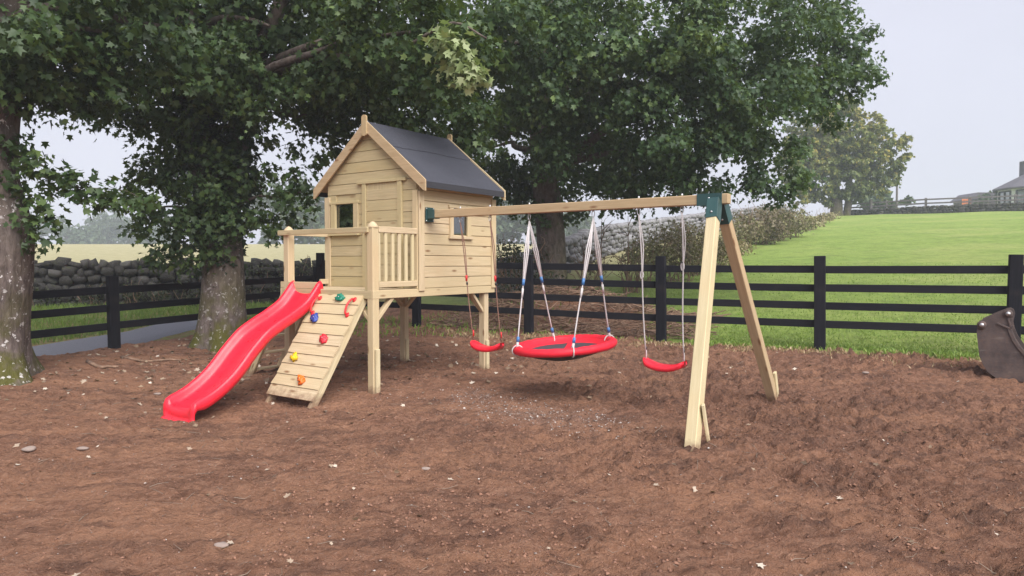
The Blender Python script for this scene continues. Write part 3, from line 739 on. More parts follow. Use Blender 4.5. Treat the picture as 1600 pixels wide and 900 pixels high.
for i, (x, t, m, c) in enumerate(((-.48, .085, GRE, 'green'), (-.74, .37, BLU, 'blue'), (-.42, .63, REH, 'red'), (-.75, .895, YEL, 'yellow'), (-.46, 1.15, ORA, 'orange'))):
    V, F = blob_vf((.062, .046, .030), 18, 12, .85, 2.3, i + 1); V[:, 2] = np.maximum(V[:, 2], -.012)
    ang = rng.random() * 1.2 - .4; ca, sa = math.cos(ang), math.sin(ang); V = V @ np.array([[ca, sa, 0], [-sa, ca, 0], [0, 0, 1]])
    B = np.array([(1, 0, 0), tuple(rd), tuple(rn)]); V = V @ B + rpt(x, t, .040)
    h = poly(rp, 'climbing_hold', V, F, m, True); h['label'] = c + ' moulded climbing hold'
    bv, bf = tube_vf([rpt(x, t, .066), rpt(x, t, .074)], .007, 8); poly(h, 'bolt', bv, bf, ZINC)
for x in (-.838, -.235):
    t0, t1 = .095, .30
    P = crom([rpt(x, t0, .02), rpt(x - .012, t0 + .012, .062), rpt(x - .018, (t0 + t1) / 2, .082), rpt(x - .012, t1 - .012, .062), rpt(x, t1, .02)], 5)
    g = tube(rp, 'grab_handle', P, .0125, REDD, 10)
    for t in (t0, t1):
        V, F = blob_vf((.028, .034, .014), 12, 6, .05, 1, 2); V = V @ np.array([(1, 0, 0), tuple(rd), tuple(rn)]) + rpt(x, t, .030); poly(g, 'foot', V, F, REDD, True)

# ------------------------------------------------------------------ slide
sld = thing('slide', 'wavy red plastic slide running down from the veranda to the soil', 'slide', (-1.19, -1.6, -.12))
prof = crom([(.035, 1.262), (-.01, 1.238), (-.09, 1.150), (-.21, 1.030), (-.40, .918), (-.60, .822), (-.78, .722), (-.92, .605), (-1.03, .502), (-1.13, .398), (-1.26, .280), (-1.41, .178), (-1.55, .108), (-1.66, .070), (-1.715, .045)], 5)
sec = [(-.310, -.105), (-.312, -.05), (-.308, -.012), (-.295, .010), (-.270, .018), (-.245, .008), (-.226, -.020), (-.214, -.052), (-.196, -.074), (-.165, -.086), (-.135, -.0905), (-.120, -.096), (-.05, -.102), (.0, -.103)]
sec = sec + [(-x, z) for x, z in sec[-2::-1]]; sec = np.array(sec)
Tg = np.gradient(prof, axis=0); Tg /= np.linalg.norm(Tg, axis=1)[:, None]; V = []; xc = -1.212
for i, (y, z) in enumerate(prof):
    nrm = np.array([-Tg[i, 1], Tg[i, 0]]); nrm = nrm if nrm[1] > 0 else -nrm
    f = i / (len(prof) - 1); wd = .94; dep = 1.0 if f < .9 else 1 - .35 * (f - .9) / .1
    xcf = xc + .125 * f
    for (sx, sz) in sec: V.append((xcf + sx * wd, y + nrm[0] * sz * dep * .6, z + sz * dep * (nrm[1] * .6 + .4)))
m = len(sec); base = len(prof)
# rolled lip at the run-out
for (dy, dz, k) in ((-.022, -.035, 1), (-.026, -.085, 1), (-.022, -.135, 1.0), (-.050, -.160, 1.02), (-.060, -.175, 1.02)):
    L = V[(base - 1) * m:base * m]; zl = min(v[2] for v in L)
    xe = xc + .125
    for (x, y, z) in L: V.append((xe + (x - xe) * k, y + dy, min(z, zl + .05) + dz if dz > -.1 else zl + .03 + dz))
n = len(V) // m; F = np.array([[j * m + i, j * m + i + 1, (j + 1) * m + i + 1, (j + 1) * m + i] for j in range(n - 1) for i in range(m - 1)])[:, ::-1]
so_ = poly(sld, 'chute', V, F, RED, True); md = so_.modifiers.new('shell', 'SOLIDIFY'); md.thickness = .007; md.offset = -1
for x in (xc - .16, xc + .16):
    v, f = tube_vf([(x, .028, 1.17), (x, .028, 1.178)], .012, 8); poly(sld, 'bolt', np.array(v), f, ZINC)

# ------------------------------------------------------------------ ladder on the far side
ld = thing('ladder', 'short pine ladder leaning on the left side of the platform', 'ladder', (-2.3, .3, -.03))
for y in (.09, .52): beam(ld, 'stringer', (-1.70, y, 1.14), (-2.50, y, -.08), .042, .09, WOOD, up=(-.8, 0, .6))
for k in range(5):
    f = (k + .55) / 5.1; c = np.array([-1.70, 0, 1.14]) * (1 - f) + np.array([-2.50, 0, -.08]) * f
    box(ld, 'tread', (c[0] - .055, c[0] + .055), (.112, .498), (c[2] - .012, c[2] + .012), WOOD)

# ------------------------------------------------------------------ swing frame
YB_, ZBM, BH = .944, 2.104, .096
sf = thing('swing_set', 'timber swing beam with angled A-frame legs bolted to the playhouse wall', 'swing set', (3.8, 1.0, 0))
box(sf, 'crossbeam', (.045, 3.80), (YB_ - .046, YB_ + .046), (ZBM - BH / 2, ZBM + BH / 2), WOODB, .006)
br = box(sf, 'wall_bracket', (.022, .030), (YB_ - .075, YB_ + .075), (ZBM - .098, ZBM + .085), TEAL, .002)
for (a, b, c, d) in ((YB_ - .054, YB_ - .047, ZBM - .056, ZBM + .056), (YB_ + .047, YB_ + .054, ZBM - .056, ZBM + .056), (YB_ - .047, YB_ + .047, ZBM - .057, ZBM - .050)):
    box(br, 'cheek', (.031, .150), (a, b), (c, d), TEAL, .002)
for (y, z) in ((YB_ - .064, ZBM + .07), (YB_ + .064, ZBM + .07), (YB_ - .064, ZBM - .083), (YB_ + .064, ZBM - .083)):
    v, f = tube_vf([(.030, y, z), (.037, y, z)], .009, 8); poly(br, 'bolt', v, f, ZINC)
hd = box(sf, 'head_bracket', (3.50, 3.745), (YB_ - .053, YB_ + .053), (ZBM + .0485, ZBM + .055), TEAL, .002)
box(hd, 'side_plate', (3.50, 3.745), (YB_ - .054, YB_ - .0475), (ZBM - .06, ZBM + .048), TEAL, .002); box(hd, 'side_plate', (3.50, 3.745), (YB_ + .0475, YB_ + .054), (ZBM - .06, ZBM + .048), TEAL, .002)
lt, rt_ = np.array([3.69, YB_ - .098, 2.045]), np.array([3.69, YB_ + .098, 2.045]); lf, rf = np.array([3.925, -.29, -.04]), np.array([3.855, 2.34, -.04])
for (a, b, s) in ((lt, lf, -1), (rt_, rf, 1)):
    d = (b - a) / np.linalg.norm(b - a); up = (1, 0, .1)
    beam(sf, 'leg', a, b, .108, .098, WOODP if s < 0 else WOODB, up=up, b=.006)
    c = a + d * .055; xn_ = np.array([1, 0, 0]) - d * d[0]; xn_ /= np.linalg.norm(xn_); yn_ = np.cross(d, xn_)
    for (ox, oy, w_, h_) in ((.052, 0, .118, .006), (-.052, 0, .118, .006), (0, .057, .006, .104), (0, -.057, .006, .104)):
        cc = c + xn_ * ox + yn_ * oy
        beam(hd, 'leg_socket', cc - d * .10, cc + d * .115, w_, h_, TEAL if not (s > 0 and oy == 0) else TEAL, up=tuple(xn_), b=.001)
    e = c - yn_ * .062 * (1 if yn_[1] > 0 else -1) + d * .06; v, f = tube_vf([e, e - yn_ * .006 * (1 if yn_[1] > 0 else -1)], .010, 8); poly(hd, 'bolt', v, f, ZINC)
beam(sf, 'ground_stake', (3.955, -.125, .34), (4.005, -.07, -.10), .065, .026, WOODP, up=(1, .3, 0))
beam(sf, 'ground_stake', (3.882, 2.262, .30), (3.898, 2.362, -.08), .066, .03, WOODP, up=(1, 0, 0))
v, f = tube_vf([(3.62, YB_ - .054, ZBM + .01), (3.62, YB_ - .062, ZBM + .01)], .010, 8); poly(hd, 'bolt', v, f, ZINC)

def hook(root, x, y=YB_):
    h = tube(root, 'hanger_bolt', [(x, y, ZBM + .046), (x, y, ZBM + .072)], .011, ZINC, 8)
    P = [(x + .016 * math.cos(a), y, ZBM - .085 + .034 * math.sin(a)) for a in np.linspace(0, 2 * math.pi, 14)]; v, f = tube_vf(P, .0045, 6, False); poly(h, 'carabiner', v, f, ZINC, True)
    v, f = tube_vf([(x, y, ZBM - .047), (x, y, ZBM - .06)], .012, 8); poly(h, 'eye', v, f, ZINC, True)
def lerp(a, b, t): return np.array(a) * (1 - t) + np.array(b) * t
def seat(root, c, half, ax=(1, 0)):
    ax = np.array([ax[0], ax[1], 0.]); ay = np.array([-ax[1], ax[0], 0]); NU, V = 22, []
    prof_ = [(-.080, -.004), (-.086, -.034), (-.078, -.058), (.078, -.058), (.086, -.034), (.080, -.004), (.066, .004), (.0, .002), (-.066, .004)]; K = len(prof_)
    for i in range(NU + 1):
        u = 2 * i / NU - 1; zc = .062 * abs(u) ** 2.2 - .028; wk = 1 if abs(u) < .85 else math.sqrt(max(.05, 1 - ((abs(u) - .85) / .152) ** 2))
        for (a, b) in prof_: V.append(np.array(c) + ax * half * u + ay * a * (.35 + .65 * wk) + np.array([0, 0, zc + b * (.75 if abs(u) > .9 else 1)]))
    F = [[i * K + k, i * K + (k + 1) % K, (i + 1) * K + (k + 1) % K, (i + 1) * K + k] for i in range(NU) for k in range(K)] + [list(range(K)), list(range(NU * K + K - 1, NU * K - 1, -1))]
    return poly(root, 'seat', V, F, RED, True)
def sag(a, b, k=.012, n=8):
    a, b = np.array(a), np.array(b); t = np.linspace(0, 1, n)[:, None]; P = a + (b - a) * t
    P[:, 0] += k * np.sin(t[:, 0] * math.pi * 2); return P
# swing beside the house: brown ropes, red fittings
s1 = thing('swing', 'red flat seat swing on brown ropes nearest the playhouse wall', 'swing', (.83, 1.15, 0), 'seat swings hanging from the beam')
DYS = .235
for x in (.52, .97):
    hook(s1, x); top = (x, YB_, ZBM - .11); bot = (x + (.012 if x < .8 else -.012), YB_ + DYS, .545); midp = lerp(top, bot, .47)
    tube(s1, 'rope', sag(top, bot, .004), .0062, ROPEB, 7); o2 = np.array([.018, .006, 0])
    tube(s1, 'rope_tail', crom([top, lerp(top, bot, .22) + o2 * 1.3, midp + o2 * .4], 5), .0055, ROPEB, 7)
    tube(s1, 'length_adjuster', [midp + np.array([0, 0, .035]), midp - np.array([0, 0, .035])], [.015, .012], REDD, 8)
    tube(s1, 'knot', [lerp(top, bot, .505), lerp(top, bot, .525)], .012, BLACKP, 7)
    tube(s1, 'sleeve', [np.array(bot) + [0, 0, .045], np.array(bot) + [0, 0, .12]], [.013, .010], REDD, 8)
seat(s1, (.747, YB_ + DYS, .50), .225)
# swing beside the legs: white ropes, black ties
s2 = thing('swing', 'red flat seat swing on white ropes beside the A-frame legs', 'swing', (3.1, 1.1, 0), 'seat swings hanging from the beam')
DY2 = .16
for x in (2.868, 3.33):
    hook(s2, x); top = (x, YB_, ZBM - .11); bot = (x + (.02 if x < 3 else -.03), YB_ + DY2, .52); tt = .42 if x < 3 else .36
    midp = lerp(top, bot, tt)
    tube(s2, 'rope', sag(top, bot, .008), .0072, ROPEW, 7)
    tube(s2, 'rope_tail', crom([top, lerp(top, bot, tt * .5) + [.028, .008, 0], midp + [.006, 0, 0]], 5), .0066, ROPEW, 7)
    P = [midp + [.016 * math.cos(a), 0, .040 * math.sin(a)] for a in np.linspace(0, 2 * math.pi, 12)]; v, f = tube_vf(P, .0062, 6, False); poly(s2, 'rope_eye', v, f, ROPEW, True)
    if x > 3: tube(s2, 'rope_tie', [midp + [0, 0, .03], midp + [0, 0, .055]], .013, BLACKP, 7)
    tube(s2, 'rope_tie', [np.array(bot) + [0, 0, .075], np.array(bot) + [0, 0, .105]], .011, BLACKP, 7)
    tube(s2, 'sleeve', [np.array(bot) + [0, 0, -.02], np.array(bot) + [0, 0, .07]], [.010, .008], ROPEW, 7)
seat(s2, (3.094, YB_ + DY2, .475), .225)
# basket swing
bs = thing('basket_swing', 'round red padded basket swing on white ropes with blue clips', 'basket swing', (1.95, 1.0, 0))
bc = np.array([1.955, YB_ + .06, .585]); MR, mr = .530, .049; tx, ty = .055, .065
def ringp(a, r=MR, h=0): return bc + np.array([r * math.cos(a), r * math.sin(a), tx * r * math.cos(a) + ty * r * math.sin(a) + h])
V = []; NA, NB = 96, 16
for i in range(NA):
    a = 2 * math.pi * i / NA
    for j in range(NB):
        b = 2 * math.pi * j / NB
        wv = 1 + .10 * (fbm(np.array([math.cos(a) * 5 + 9]), np.array([math.sin(a) * 5 + b * .25]), None, 2)[0] - .5) + (.05 * math.sin(a * 31 + math.sin(a * 3) * 4) if math.sin(b) > .1 else 0)
        for q in (0, math.pi / 2, math.pi, 1.5 * math.pi):
            if abs((a - q - .78 + math.pi) % (2 * math.pi) - math.pi) < .03: wv *= .86
        rr = mr * wv; V.append(ringp(a, MR + rr * math.cos(b), rr * math.sin(b) * .92))
F = np.array([[i * NB + j, ((i + 1) % NA) * NB + j, ((i + 1) % NA) * NB + (j + 1) % NB, i * NB + (j + 1) % NB] for i in range(NA) for j in range(NB)])
poly(bs, 'padded_ring', V, F, REDF, True)
def disc(nm, r0, r1, dz0, dz1, mat, a0=0, a1=2 * math.pi, nr=6, na=64):
    V = []; F = []
    for i in range(nr + 1):
        r = r0 + (r1 - r0) * i / nr
        for j in range(na + 1):
            a = a0 + (a1 - a0) * j / na; h = dz0 + (dz1 - dz0) * (i / nr) ** 1.6 + .006 * (fbm(np.array([math.cos(a) * r * 14]), np.array([math.sin(a) * r * 14]), None, 2)[0] - .5); V.append(ringp(a, r, h))
    F = np.array([[i * (na + 1) + j, (i + 1) * (na + 1) + j, (i + 1) * (na + 1) + j + 1, i * (na + 1) + j + 1] for i in range(nr) for j in range(na)])
    return poly(bs, nm, V, F, mat, True)
disc('seat_mesh', .002, .485, -.070, -.020, CHAR); disc('red_collar', .400, .485, -.032, .012, REDF)
disc('under_sheet', .002, .49, -.165, -.050, BLACKP)
for a in (.35, .35 + math.pi / 2):
    P = np.array([ringp(a, r, -.066 + .045 * (abs(r) / .4) ** 1.6) for r in np.linspace(-.40, .40, 18)]); V = []
    t = np.array([-math.sin(a), math.cos(a), 0]) * .032
    for p in P: V += [p - t, p + t]
    poly(bs, 'strap', V, np.array([[2 * i, 2 * i + 1, 2 * i + 3, 2 * i + 2] for i in range(17)]), REDF, True)
for hx, angs in ((1.525, (3.93, 2.36)), (2.343, (5.42, .86))):
    hook(bs, hx); top = np.array([hx, YB_, ZBM - .11]); sp = top - [0, 0, .02]
    for a in angs:
        e = ringp(a, MR, .05); mid_ = lerp(sp, e, .50); o2 = np.array([.012, .012, 0])
        tube(bs, 'rope', sag(sp, e, .003), .0078, ROPEW, 7); tube(bs, 'rope_tail', [sp, lerp(sp, mid_, .5) + o2 * 1.4, mid_ + o2 * .6], .0075, ROPEW, 7)
        tube(bs, 'rope_tail', [sp, lerp(sp, mid_, .5) - o2 * 1.2, mid_ - o2 * .4], .0070, ROPEW, 7)
        d = (e - sp) / np.linalg.norm(e - sp)
        tube(bs, 'clip', [mid_ - d * .035, mid_ + d * .035], .017, BLUEP, 8); tube(bs, 'knot', [mid_ + d * .07, mid_ + d * .17], [.013, .011], ROPEW, 7)
        tube(bs, 'clip', [e - d * .10, e - d * .045], [.017, .019], BLUEP, 8); tube(bs, 'sleeve', [e - d * .045, e + d * .03], [.014, .016], ROPEW, 7)
        v, f = tube_vf([ringp(a + .0, MR + .058 * math.cos(b), .056 * math.sin(b)) for b in np.linspace(0, 2 * math.pi, 16)], .007, 6, False); poly(bs, 'loop', v, f, ROPEW, True)

# ------------------------------------------------------------------ digger bucket by the fence
bx0 = np.array([5.86, 9.0]); bz = gz(*bx0) - .03; SC = .00805 / 4.09
bk = thing('digger_bucket', 'rusty steel digger bucket lying beside the black fence', 'digger bucket', (bx0[0], bx0[1], bz), None, R(-37), True); OFF[bk.name] = np.array([bx0[0], bx0[1], bz])
outl = [(105, 560), (108, 515), (122, 490), (200, 452), (280, 417), (303, 413), (322, 424), (331, 450), (326, 478), (320, 506), (330, 545), (352, 595), (385, 640), (430, 685), (470, 735), (478, 790), (450, 850), (409, 858), (300, 860), (240, 852), (180, 812), (148, 765), (126, 715), (116, 650)]
out2 = [(bx0[0] + (x - 105) * SC * .84, bz + (860 - y) * SC) for x, y in outl]
YB0, YB1 = bx0[1], bx0[1] + .62
for y in (YB0, YB1 - .022): prism(bk, 'side_plate', out2, 1, y, y + .022, RUST)
back = [out2[i] for i in (17, 18, 19, 20, 21, 22, 23, 0, 1)]; V = []
bc_ = np.array(back); ins = bc_ + (np.array([bx0[0] + .36, bz + .45]) - bc_) * .025; ins2 = bc_ + (np.array([bx0[0] + .36, bz + .45]) - bc_) * .06
for y in (YB0 + .023, YB1 - .023):
    for (u, v) in ins: V.append((u, y, v))
    for (u, v) in ins2: V.append((u, y, v))
k = len(back); F = []
for i in range(k - 1): F += [[i, i + 1, 2 * k + i + 1, 2 * k + i], [k + i + 1, k + i, 3 * k + i, 3 * k + i + 1]]
poly(bk, 'shell', V, F, RUST, True)
def bp(x, y, yy): return (bx0[0] + (x - 105) * SC * .84, yy, bz + (860 - y) * SC)
for (x, y) in ((137, 515), (300, 437)):
    h = tube(bk, 'pivot_boss', [bp(x, y, YB0 - .022), bp(x, y, YB0 + .0)], .052 if x < 200 else .050, RUST, 18, False); tube(h, 'pin', [bp(x, y, YB0 - .034), bp(x, y, YB0 - .021)], .026, ZINC, 12, False)
beam(bk, 'stiffener', bp(232, 500, YB0 - .012), bp(322, 532, YB0 - .012), .018, .022, RUST); beam(bk, 'stiffener', bp(333, 508, YB0 - .014), bp(318, 528, YB0 - .014), .018, .022, RUST)
beam(bk, 'stiffener', bp(300, 455, YB0 - .010), bp(316, 520, YB0 - .010), .015, .020, RUST)
V = []
ed = [(322, 530), (345, 590), (378, 640), (420, 685), (462, 730)]; ed2 = [(300, 610), (330, 660), (372, 705), (430, 755)]
beam(bk, 'cutting_edge', bp(470, 735, YB0 - .02), bp(470, 735, YB1 + .02), .10, .03, RUST, up=(.6, 0, .8))
for i in range(4): beam(bk, 'wear_strip', bp(ed[i][0] - 12, ed[i][1], YB0 - .009), bp(ed[i + 1][0] - 12, ed[i + 1][1], YB0 - .009), .014, .040, RUST)

# ------------------------------------------------------------------ dry stone walls
def rock_mesh(nm, seed):
    V, F = blob_vf((1, 1, 1), 6, 4, .0, 1, 0); V = np.sign(V) * np.abs(V) ** .6; r = np.random.default_rng(seed); V = V * .58 * (1 + r.normal(0, .17, V.shape)); V[:6] = V[:6].mean(0); V[-6:] = V[-6:].mean(0); return mesh_np(nm, V, F)
ROCKS = []
for i in range(10):
    m_ = rock_mesh('stone', i + 50); m_.materials.append(STONE); ROCKS.append(m_)
wa, wb = np.array([-13.9, 18.24]), np.array([-2.2, 21.0]); wl = np.linalg.norm(wb - wa); wt = (wb - wa) / wl; wn_ = np.array([wt[1], -wt[0]])
zw = gz(*((wa + wb) / 2)) + .02
sw = thing('dry_stone_wall', 'dark dry stone wall behind the lane at the edge of the pale field', 'stone wall', (*((wa + wb) / 2), zw), None, math.atan2(wt[1], wt[0]), True)
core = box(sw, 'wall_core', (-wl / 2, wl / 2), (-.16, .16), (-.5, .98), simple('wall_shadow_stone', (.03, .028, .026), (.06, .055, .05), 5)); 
for (a_, h0, hh) in ((0, -.12, .25), (1, .13, .22), (2, .35, .21), (3, .56, .20), (4, .76, .19), (5, .95, .20)):
    u = -wl / 2 + rng.random() * .2
    while u < wl / 2 - .1:
        L = rng.uniform(.14, .42) if a_ < 5 else rng.uniform(.16, .34); h = hh * rng.uniform(.85, 1.3) + (rng.uniform(-.05, .10) if a_ == 5 else 0)
        mm = ROCKS[rng.integers(10)]; o = bpy.data.objects.new('stone', mm); COL.objects.link(o); o.parent = sw
        o.location = (u + L / 2, -.20 + rng.normal(0, .02) + (.14 if a_ == 5 else 0), h0 + hh / 2 + rng.normal(0, .03)); o.scale = (L * 1.02, .26 if a_ < 5 else .4, h * 1.02)
        o.rotation_euler = (rng.normal(0, .06), rng.normal(0, .16 if a_ < 5 else .35), rng.normal(0, .08)); u += L
def stone_strip(name, pts, hgt, size, label, mat, thick=.5, seed=1):
    """far wall: stones too small to pick apart, joined"""
    r = np.random.default_rng(seed); V0, F0 = chamfer(1, 1, 1, .17); tri = np.array([f + [f[-1]] if len(f) == 3 else f for f in F0 if len(f) == 4]); t3 = np.array([f for f in F0 if len(f) == 3]); parts = []; tone = []
    pts = np.array(pts, float)
    for a, b in zip(pts[:-1], pts[1:]):
        L = np.linalg.norm(b - a); t = (b - a) / L; nn = np.array([t[1], -t[0]]); rows = max(2, int(hgt / size / .62))
        for k in range(rows):
            u = 0
            while u < L:
                l = r.uniform(.7, 1.5) * size; c = a + t * (u + l / 2) + nn * r.normal(0, .05)
                v = V0 * (1 + r.normal(0, .09, V0.shape)) * np.array([l * 1.05, thick * (1.1 - .3 * k / rows), size * .66 * r.uniform(.9, 1.25)])
                an = r.normal(0, .15); v = np.stack([v[:, 0], v[:, 1], v[:, 2] + v[:, 0] * an], 1)
                w = np.stack([c[0] + v[:, 0] * t[0] + v[:, 1] * nn[0], c[1] + v[:, 0] * t[1] + v[:, 1] * nn[1], gz(*c) + (k + .4) * size * .62 + v[:, 2]], 1)
                parts.append((w, [tri, t3])); tone.append(np.full(len(w), r.random())); u += l
    V, F = join(parts); c = np.array([*pts[0], gz(*pts[0])]); o = link(name, mesh_np(name, V - c, F, attrs={'tone': np.concatenate(tone)}), mat, None, c)
    tag(o, label, 'stone wall'); return o
bl = lambda d, s: tuple(HB + HT * d + HN * s)
stone_strip('dry_stone_wall', [bl(1.0, -2.6), bl(10, -2.6), bl(22, -2.4), bl(40, -2.0)], 1.05, .26, 'pale grey dry stone wall climbing along the field behind the brambles', PALESTONE, .5, 3)
FW = [(31.0, 66.0), (35.5, 61.6), (41.0, 58.4), (48, 55.5), (58, 52)]
stone_strip('dry_stone_wall', FW, .70, .36, 'low distant stone wall along the top of the green field', STONE, .6, 4)

# ------------------------------------------------------------------ leaves, trees, bushes
LO = np.array([(0, 0), (.42, .10), (.27, .33), (.50, .70), (.19, .60), (0, 1.0), (-.19, .60), (-.50, .70), (-.27, .33), (-.42, .10)])
LFAN = np.array([[10, i, (i + 1) % 10] for i in range(10)])
def leaf_mesh(P, N, D, size, tone, simple_leaf=False):
    """one lobed leaf at each P with normal N, tip direction D"""
    if simple_leaf: O = np.array([(0, 0), (.34, .45), (0, 1.0), (-.34, .45)]); T = np.array([[0, 1, 2, 3]]); zc = np.array([0, .06, -.05, .06])
    else: O = np.concatenate([LO, [(0, .38)]]); T = LFAN; zc = np.concatenate([np.abs(LO[:, 0]) * .22 - .12 * LO[:, 1] ** 2, [-.03]])
    D = D - N * (D * N).sum(1)[:, None]; D /= np.linalg.norm(D, axis=1)[:, None] + 1e-9; B = np.cross(N, D)
    k = len(O); V = P[:, None] + size[:, None, None] * (O[None, :, :1] * B[:, None] + (O[None, :, 1:] - .4) * D[:, None] + zc[None, :, None] * N[:, None])
    F = (T[None] + (np.arange(len(P)) * k)[:, None, None]).reshape(-1, T.shape[1])
    return V.reshape(-1, 3), F, np.repeat(tone, k)
def unit(v): return v / (np.linalg.norm(v, axis=-1)[..., None] + 1e-9)
def clump_pts(c, r, n, g, flat=.8, shell=.45, jit=.25):
    """leaf positions on twig ends; a big clump is built of flat layered boughs with gaps between"""
    r = np.broadcast_to(np.asarray(r, float), (3,)); rm = r.mean()
    def blob(n, rr, fl):
        nt_ = max(4, n // 8); d = unit(g.normal(size=(nt_, 3))); rad = (shell + (1 - shell) * g.random(nt_)) * (1 + jit * g.normal(size=nt_))
        tw = d * rad[:, None] * rr; tw[:, 2] *= fl; return tw[g.integers(nt_, size=n)] + g.normal(size=(n, 3)) * .085
    if rm < .5 or jit < .2:
        P = blob(n, 1., flat) if rm < .05 else blob(n, r, flat)
        return np.asarray(c) + P, unit(P + 1e-6)
    nb = int(5 + 7 * rm ** 2); d = unit(g.normal(size=(nb, 3))); bc = d * (.35 + .65 * g.random(nb) ** .5)[:, None] * r; bc[:, 2] *= .9
    br = np.clip(g.normal(.42, .10, nb), .22, .7) * (.7 + .3 * min(rm, 1.5)); per = np.maximum(6, (n * br ** 2 / (br ** 2).sum()).astype(int)); Ps = []; Os = []
    for k in range(nb):
        P = blob(per[k], br[k], .42); P[:, 2] -= .25 * (P[:, 0] ** 2 + P[:, 1] ** 2) / br[k]; Ps.append(bc[k] + P); Os.append(unit(P * [1, 1, .6] + .5 * d[k] * br[k]))
    return np.asarray(c) + np.concatenate(Ps), np.concatenate(Os)
def crown(clumps, lsize, kd, seed, bright=.0, simple_leaf=False, upw=.55, tonefn=None, jit=.25):
    g = np.random.default_rng(seed); Ps = []; Ns = []; Ds = []; Ts = []; Ss = []
    for cl in clumps:
        c, r = cl[0], cl[1]; dens = cl[2] if len(cl) > 2 else 1.; tb = cl[3] if len(cl) > 3 else 0.; ls = cl[4] if len(cl) > 4 else 1.
        n = int(kd * dens * max(np.mean(r), .12) ** 1.9 / ls ** 2) + 12
        P, o = clump_pts(c, r, n, g, jit=jit); n = len(P); N = unit(np.array([0, 0, upw]) + .6 * o + .55 * g.normal(size=P.shape)); D = unit(o * .7 + np.array([0, 0, -.55]) + .6 * g.normal(size=P.shape))
        Ps.append(P); Ns.append(N); Ds.append(D); Ss.append(lsize * ls * np.clip(np.exp(g.normal(-.05, .30, n)), .45, 1.45))
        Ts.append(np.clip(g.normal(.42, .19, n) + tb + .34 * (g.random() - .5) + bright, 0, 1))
    P = np.concatenate(Ps); T = np.concatenate(Ts)
    if tonefn is not None: T = np.clip(T + tonefn(P), 0, 1)
    return leaf_mesh(P, np.concatenate(Ns), np.concatenate(Ds), np.concatenate(Ss), T, simple_leaf)
def limb_path(a, b, g, lift=.25, n=7):
    a, b = np.array(a, float), np.array(b, float); L = np.linalg.norm(b - a); m1 = a * .6 + b * .4 + np.array([0, 0, lift * L * .35]) + g.normal(0, .05 * L, 3); m2 = a * .25 + b * .75 + np.array([0, 0, lift * L * .2]) + g.normal(0, .05 * L, 3)
    return crom([a, m1, m2, b], 4)
def trunk_noise(seed, flare, zb):
    def f(i, a, p):
        h = max(p[2] - zb, 0); k = 1 + .10 * (2 * fbm(np.cos(a) * 1.6 + seed, np.sin(a) * 1.6 + p[2] * .9, None, 3) - 1)
        return k + flare * math.exp(-h / .34) * (1 + .7 * np.sin(a * 5 + seed))
    return f
def tree(name, label, base, stems, mat, leafmat_, clumps, lsize, kd, seed, limbs=None, simple_leaf=False, flare=.35, cat='tree', nseg=28, bright=0., tonefn=None):
    zb = base[2]; root = thing(name, label, cat, base, None, 0, True); OFF[root.name] = np.array(base, float); g = np.random.default_rng(seed + 100)
    for si, (P, rr) in enumerate(stems):
        Q = crom(P, 7); rad = np.interp(np.linspace(0, 1, len(Q)), np.linspace(0, 1, len(rr)), rr)
        tube(root, 'trunk' if si == 0 else 'stem', Q, rad, mat, nseg, True, trunk_noise(seed, flare if si == 0 else 0, zb))
    if limbs:
        for (a, b, r0) in limbs:
            P = limb_path(a, b, g); tube(root, 'limb', P, np.linspace(r0, r0 * .28, len(P)), BARKD, 9)
    V, F, T = crown(clumps, lsize, kd, seed, bright, simple_leaf, tonefn=tonefn)
    kind(poly(root, 'crown', V, F, leafmat_, False, attrs={'tone': T}), 'stuff')
    return root
def C(px, py, d, r, dens=1., tb=0., ls=1.): return (at(px, py, d), r, dens, tb, ls)

# left tree, half out of the picture
b1 = np.array([-6.92, 9.1, gz(-6.92, 9.1) - .1])
t1 = [C(-60, 60, 9, 1.2), C(60, 40, 9, 1.0), C(160, 50, 9.5, 1.0), C(60, 105, 8.8, .55), C(175, 115, 9.6, .5), C(250, 50, 10, .9), C(0, 120, 9.2, .55), C(100, 140, 9.4, .40), C(30, 158, 9.2, .24), C(140, 168, 9.6, .20),
      C(20, 232, 9.0, .17), C(50, 258, 9.0, .20), C(85, 282, 9.1, .20), C(120, 296, 9.2, .20), C(160, 308, 9.3, .19), C(195, 318, 9.4, .17), C(228, 312, 9.6, .15), C(55, 315, 9.0, .13), C(48, 352, 8.9, .12), C(62, 380, 8.9, .11), C(78, 340, 9.0, .10), C(15, 290, 8.9, .12),
      C(-150, -40, 9, 1.6, .5, 0, 1.5), C(40, -140, 9, 1.5, .5, 0, 1.5), C(220, -130, 10, 1.5, .5, 0, 1.5), C(-60, -280, 9.5, 2.2, .4, 0, 1.8), C(180, -300, 10, 2.2, .4, 0, 1.8), C(-250, 80, 8, 1.3, .5, 0, 1.5), C(-300, -200, 8, 2., .4, 0, 1.8)]
P1 = [b1, b1 + [.10, 0, .5], at(-12, 380, 9.1), at(-28, 280, 9.1), at(-20, 190, 9.15), at(-8, 120, 9.2), at(10, 0, 9.3), at(30, -200, 9.5)]
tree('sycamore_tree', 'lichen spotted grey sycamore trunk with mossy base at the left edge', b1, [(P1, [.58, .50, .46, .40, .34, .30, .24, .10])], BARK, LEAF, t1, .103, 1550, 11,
     [(at(-15, 235, 9.1), at(20, 240, 9.1), .03), (at(5, 236, 9.05), at(130, 298, 9.25), .018), (at(110, 292, 9.2), at(225, 314, 9.55), .010), (at(0, 120, 9.2), at(160, 50, 9.5), .08), (at(10, 20, 9.3), at(250, 40, 10), .09), (at(-10, 150, 9.1), at(-150, -40, 9), .1)], flare=.62)

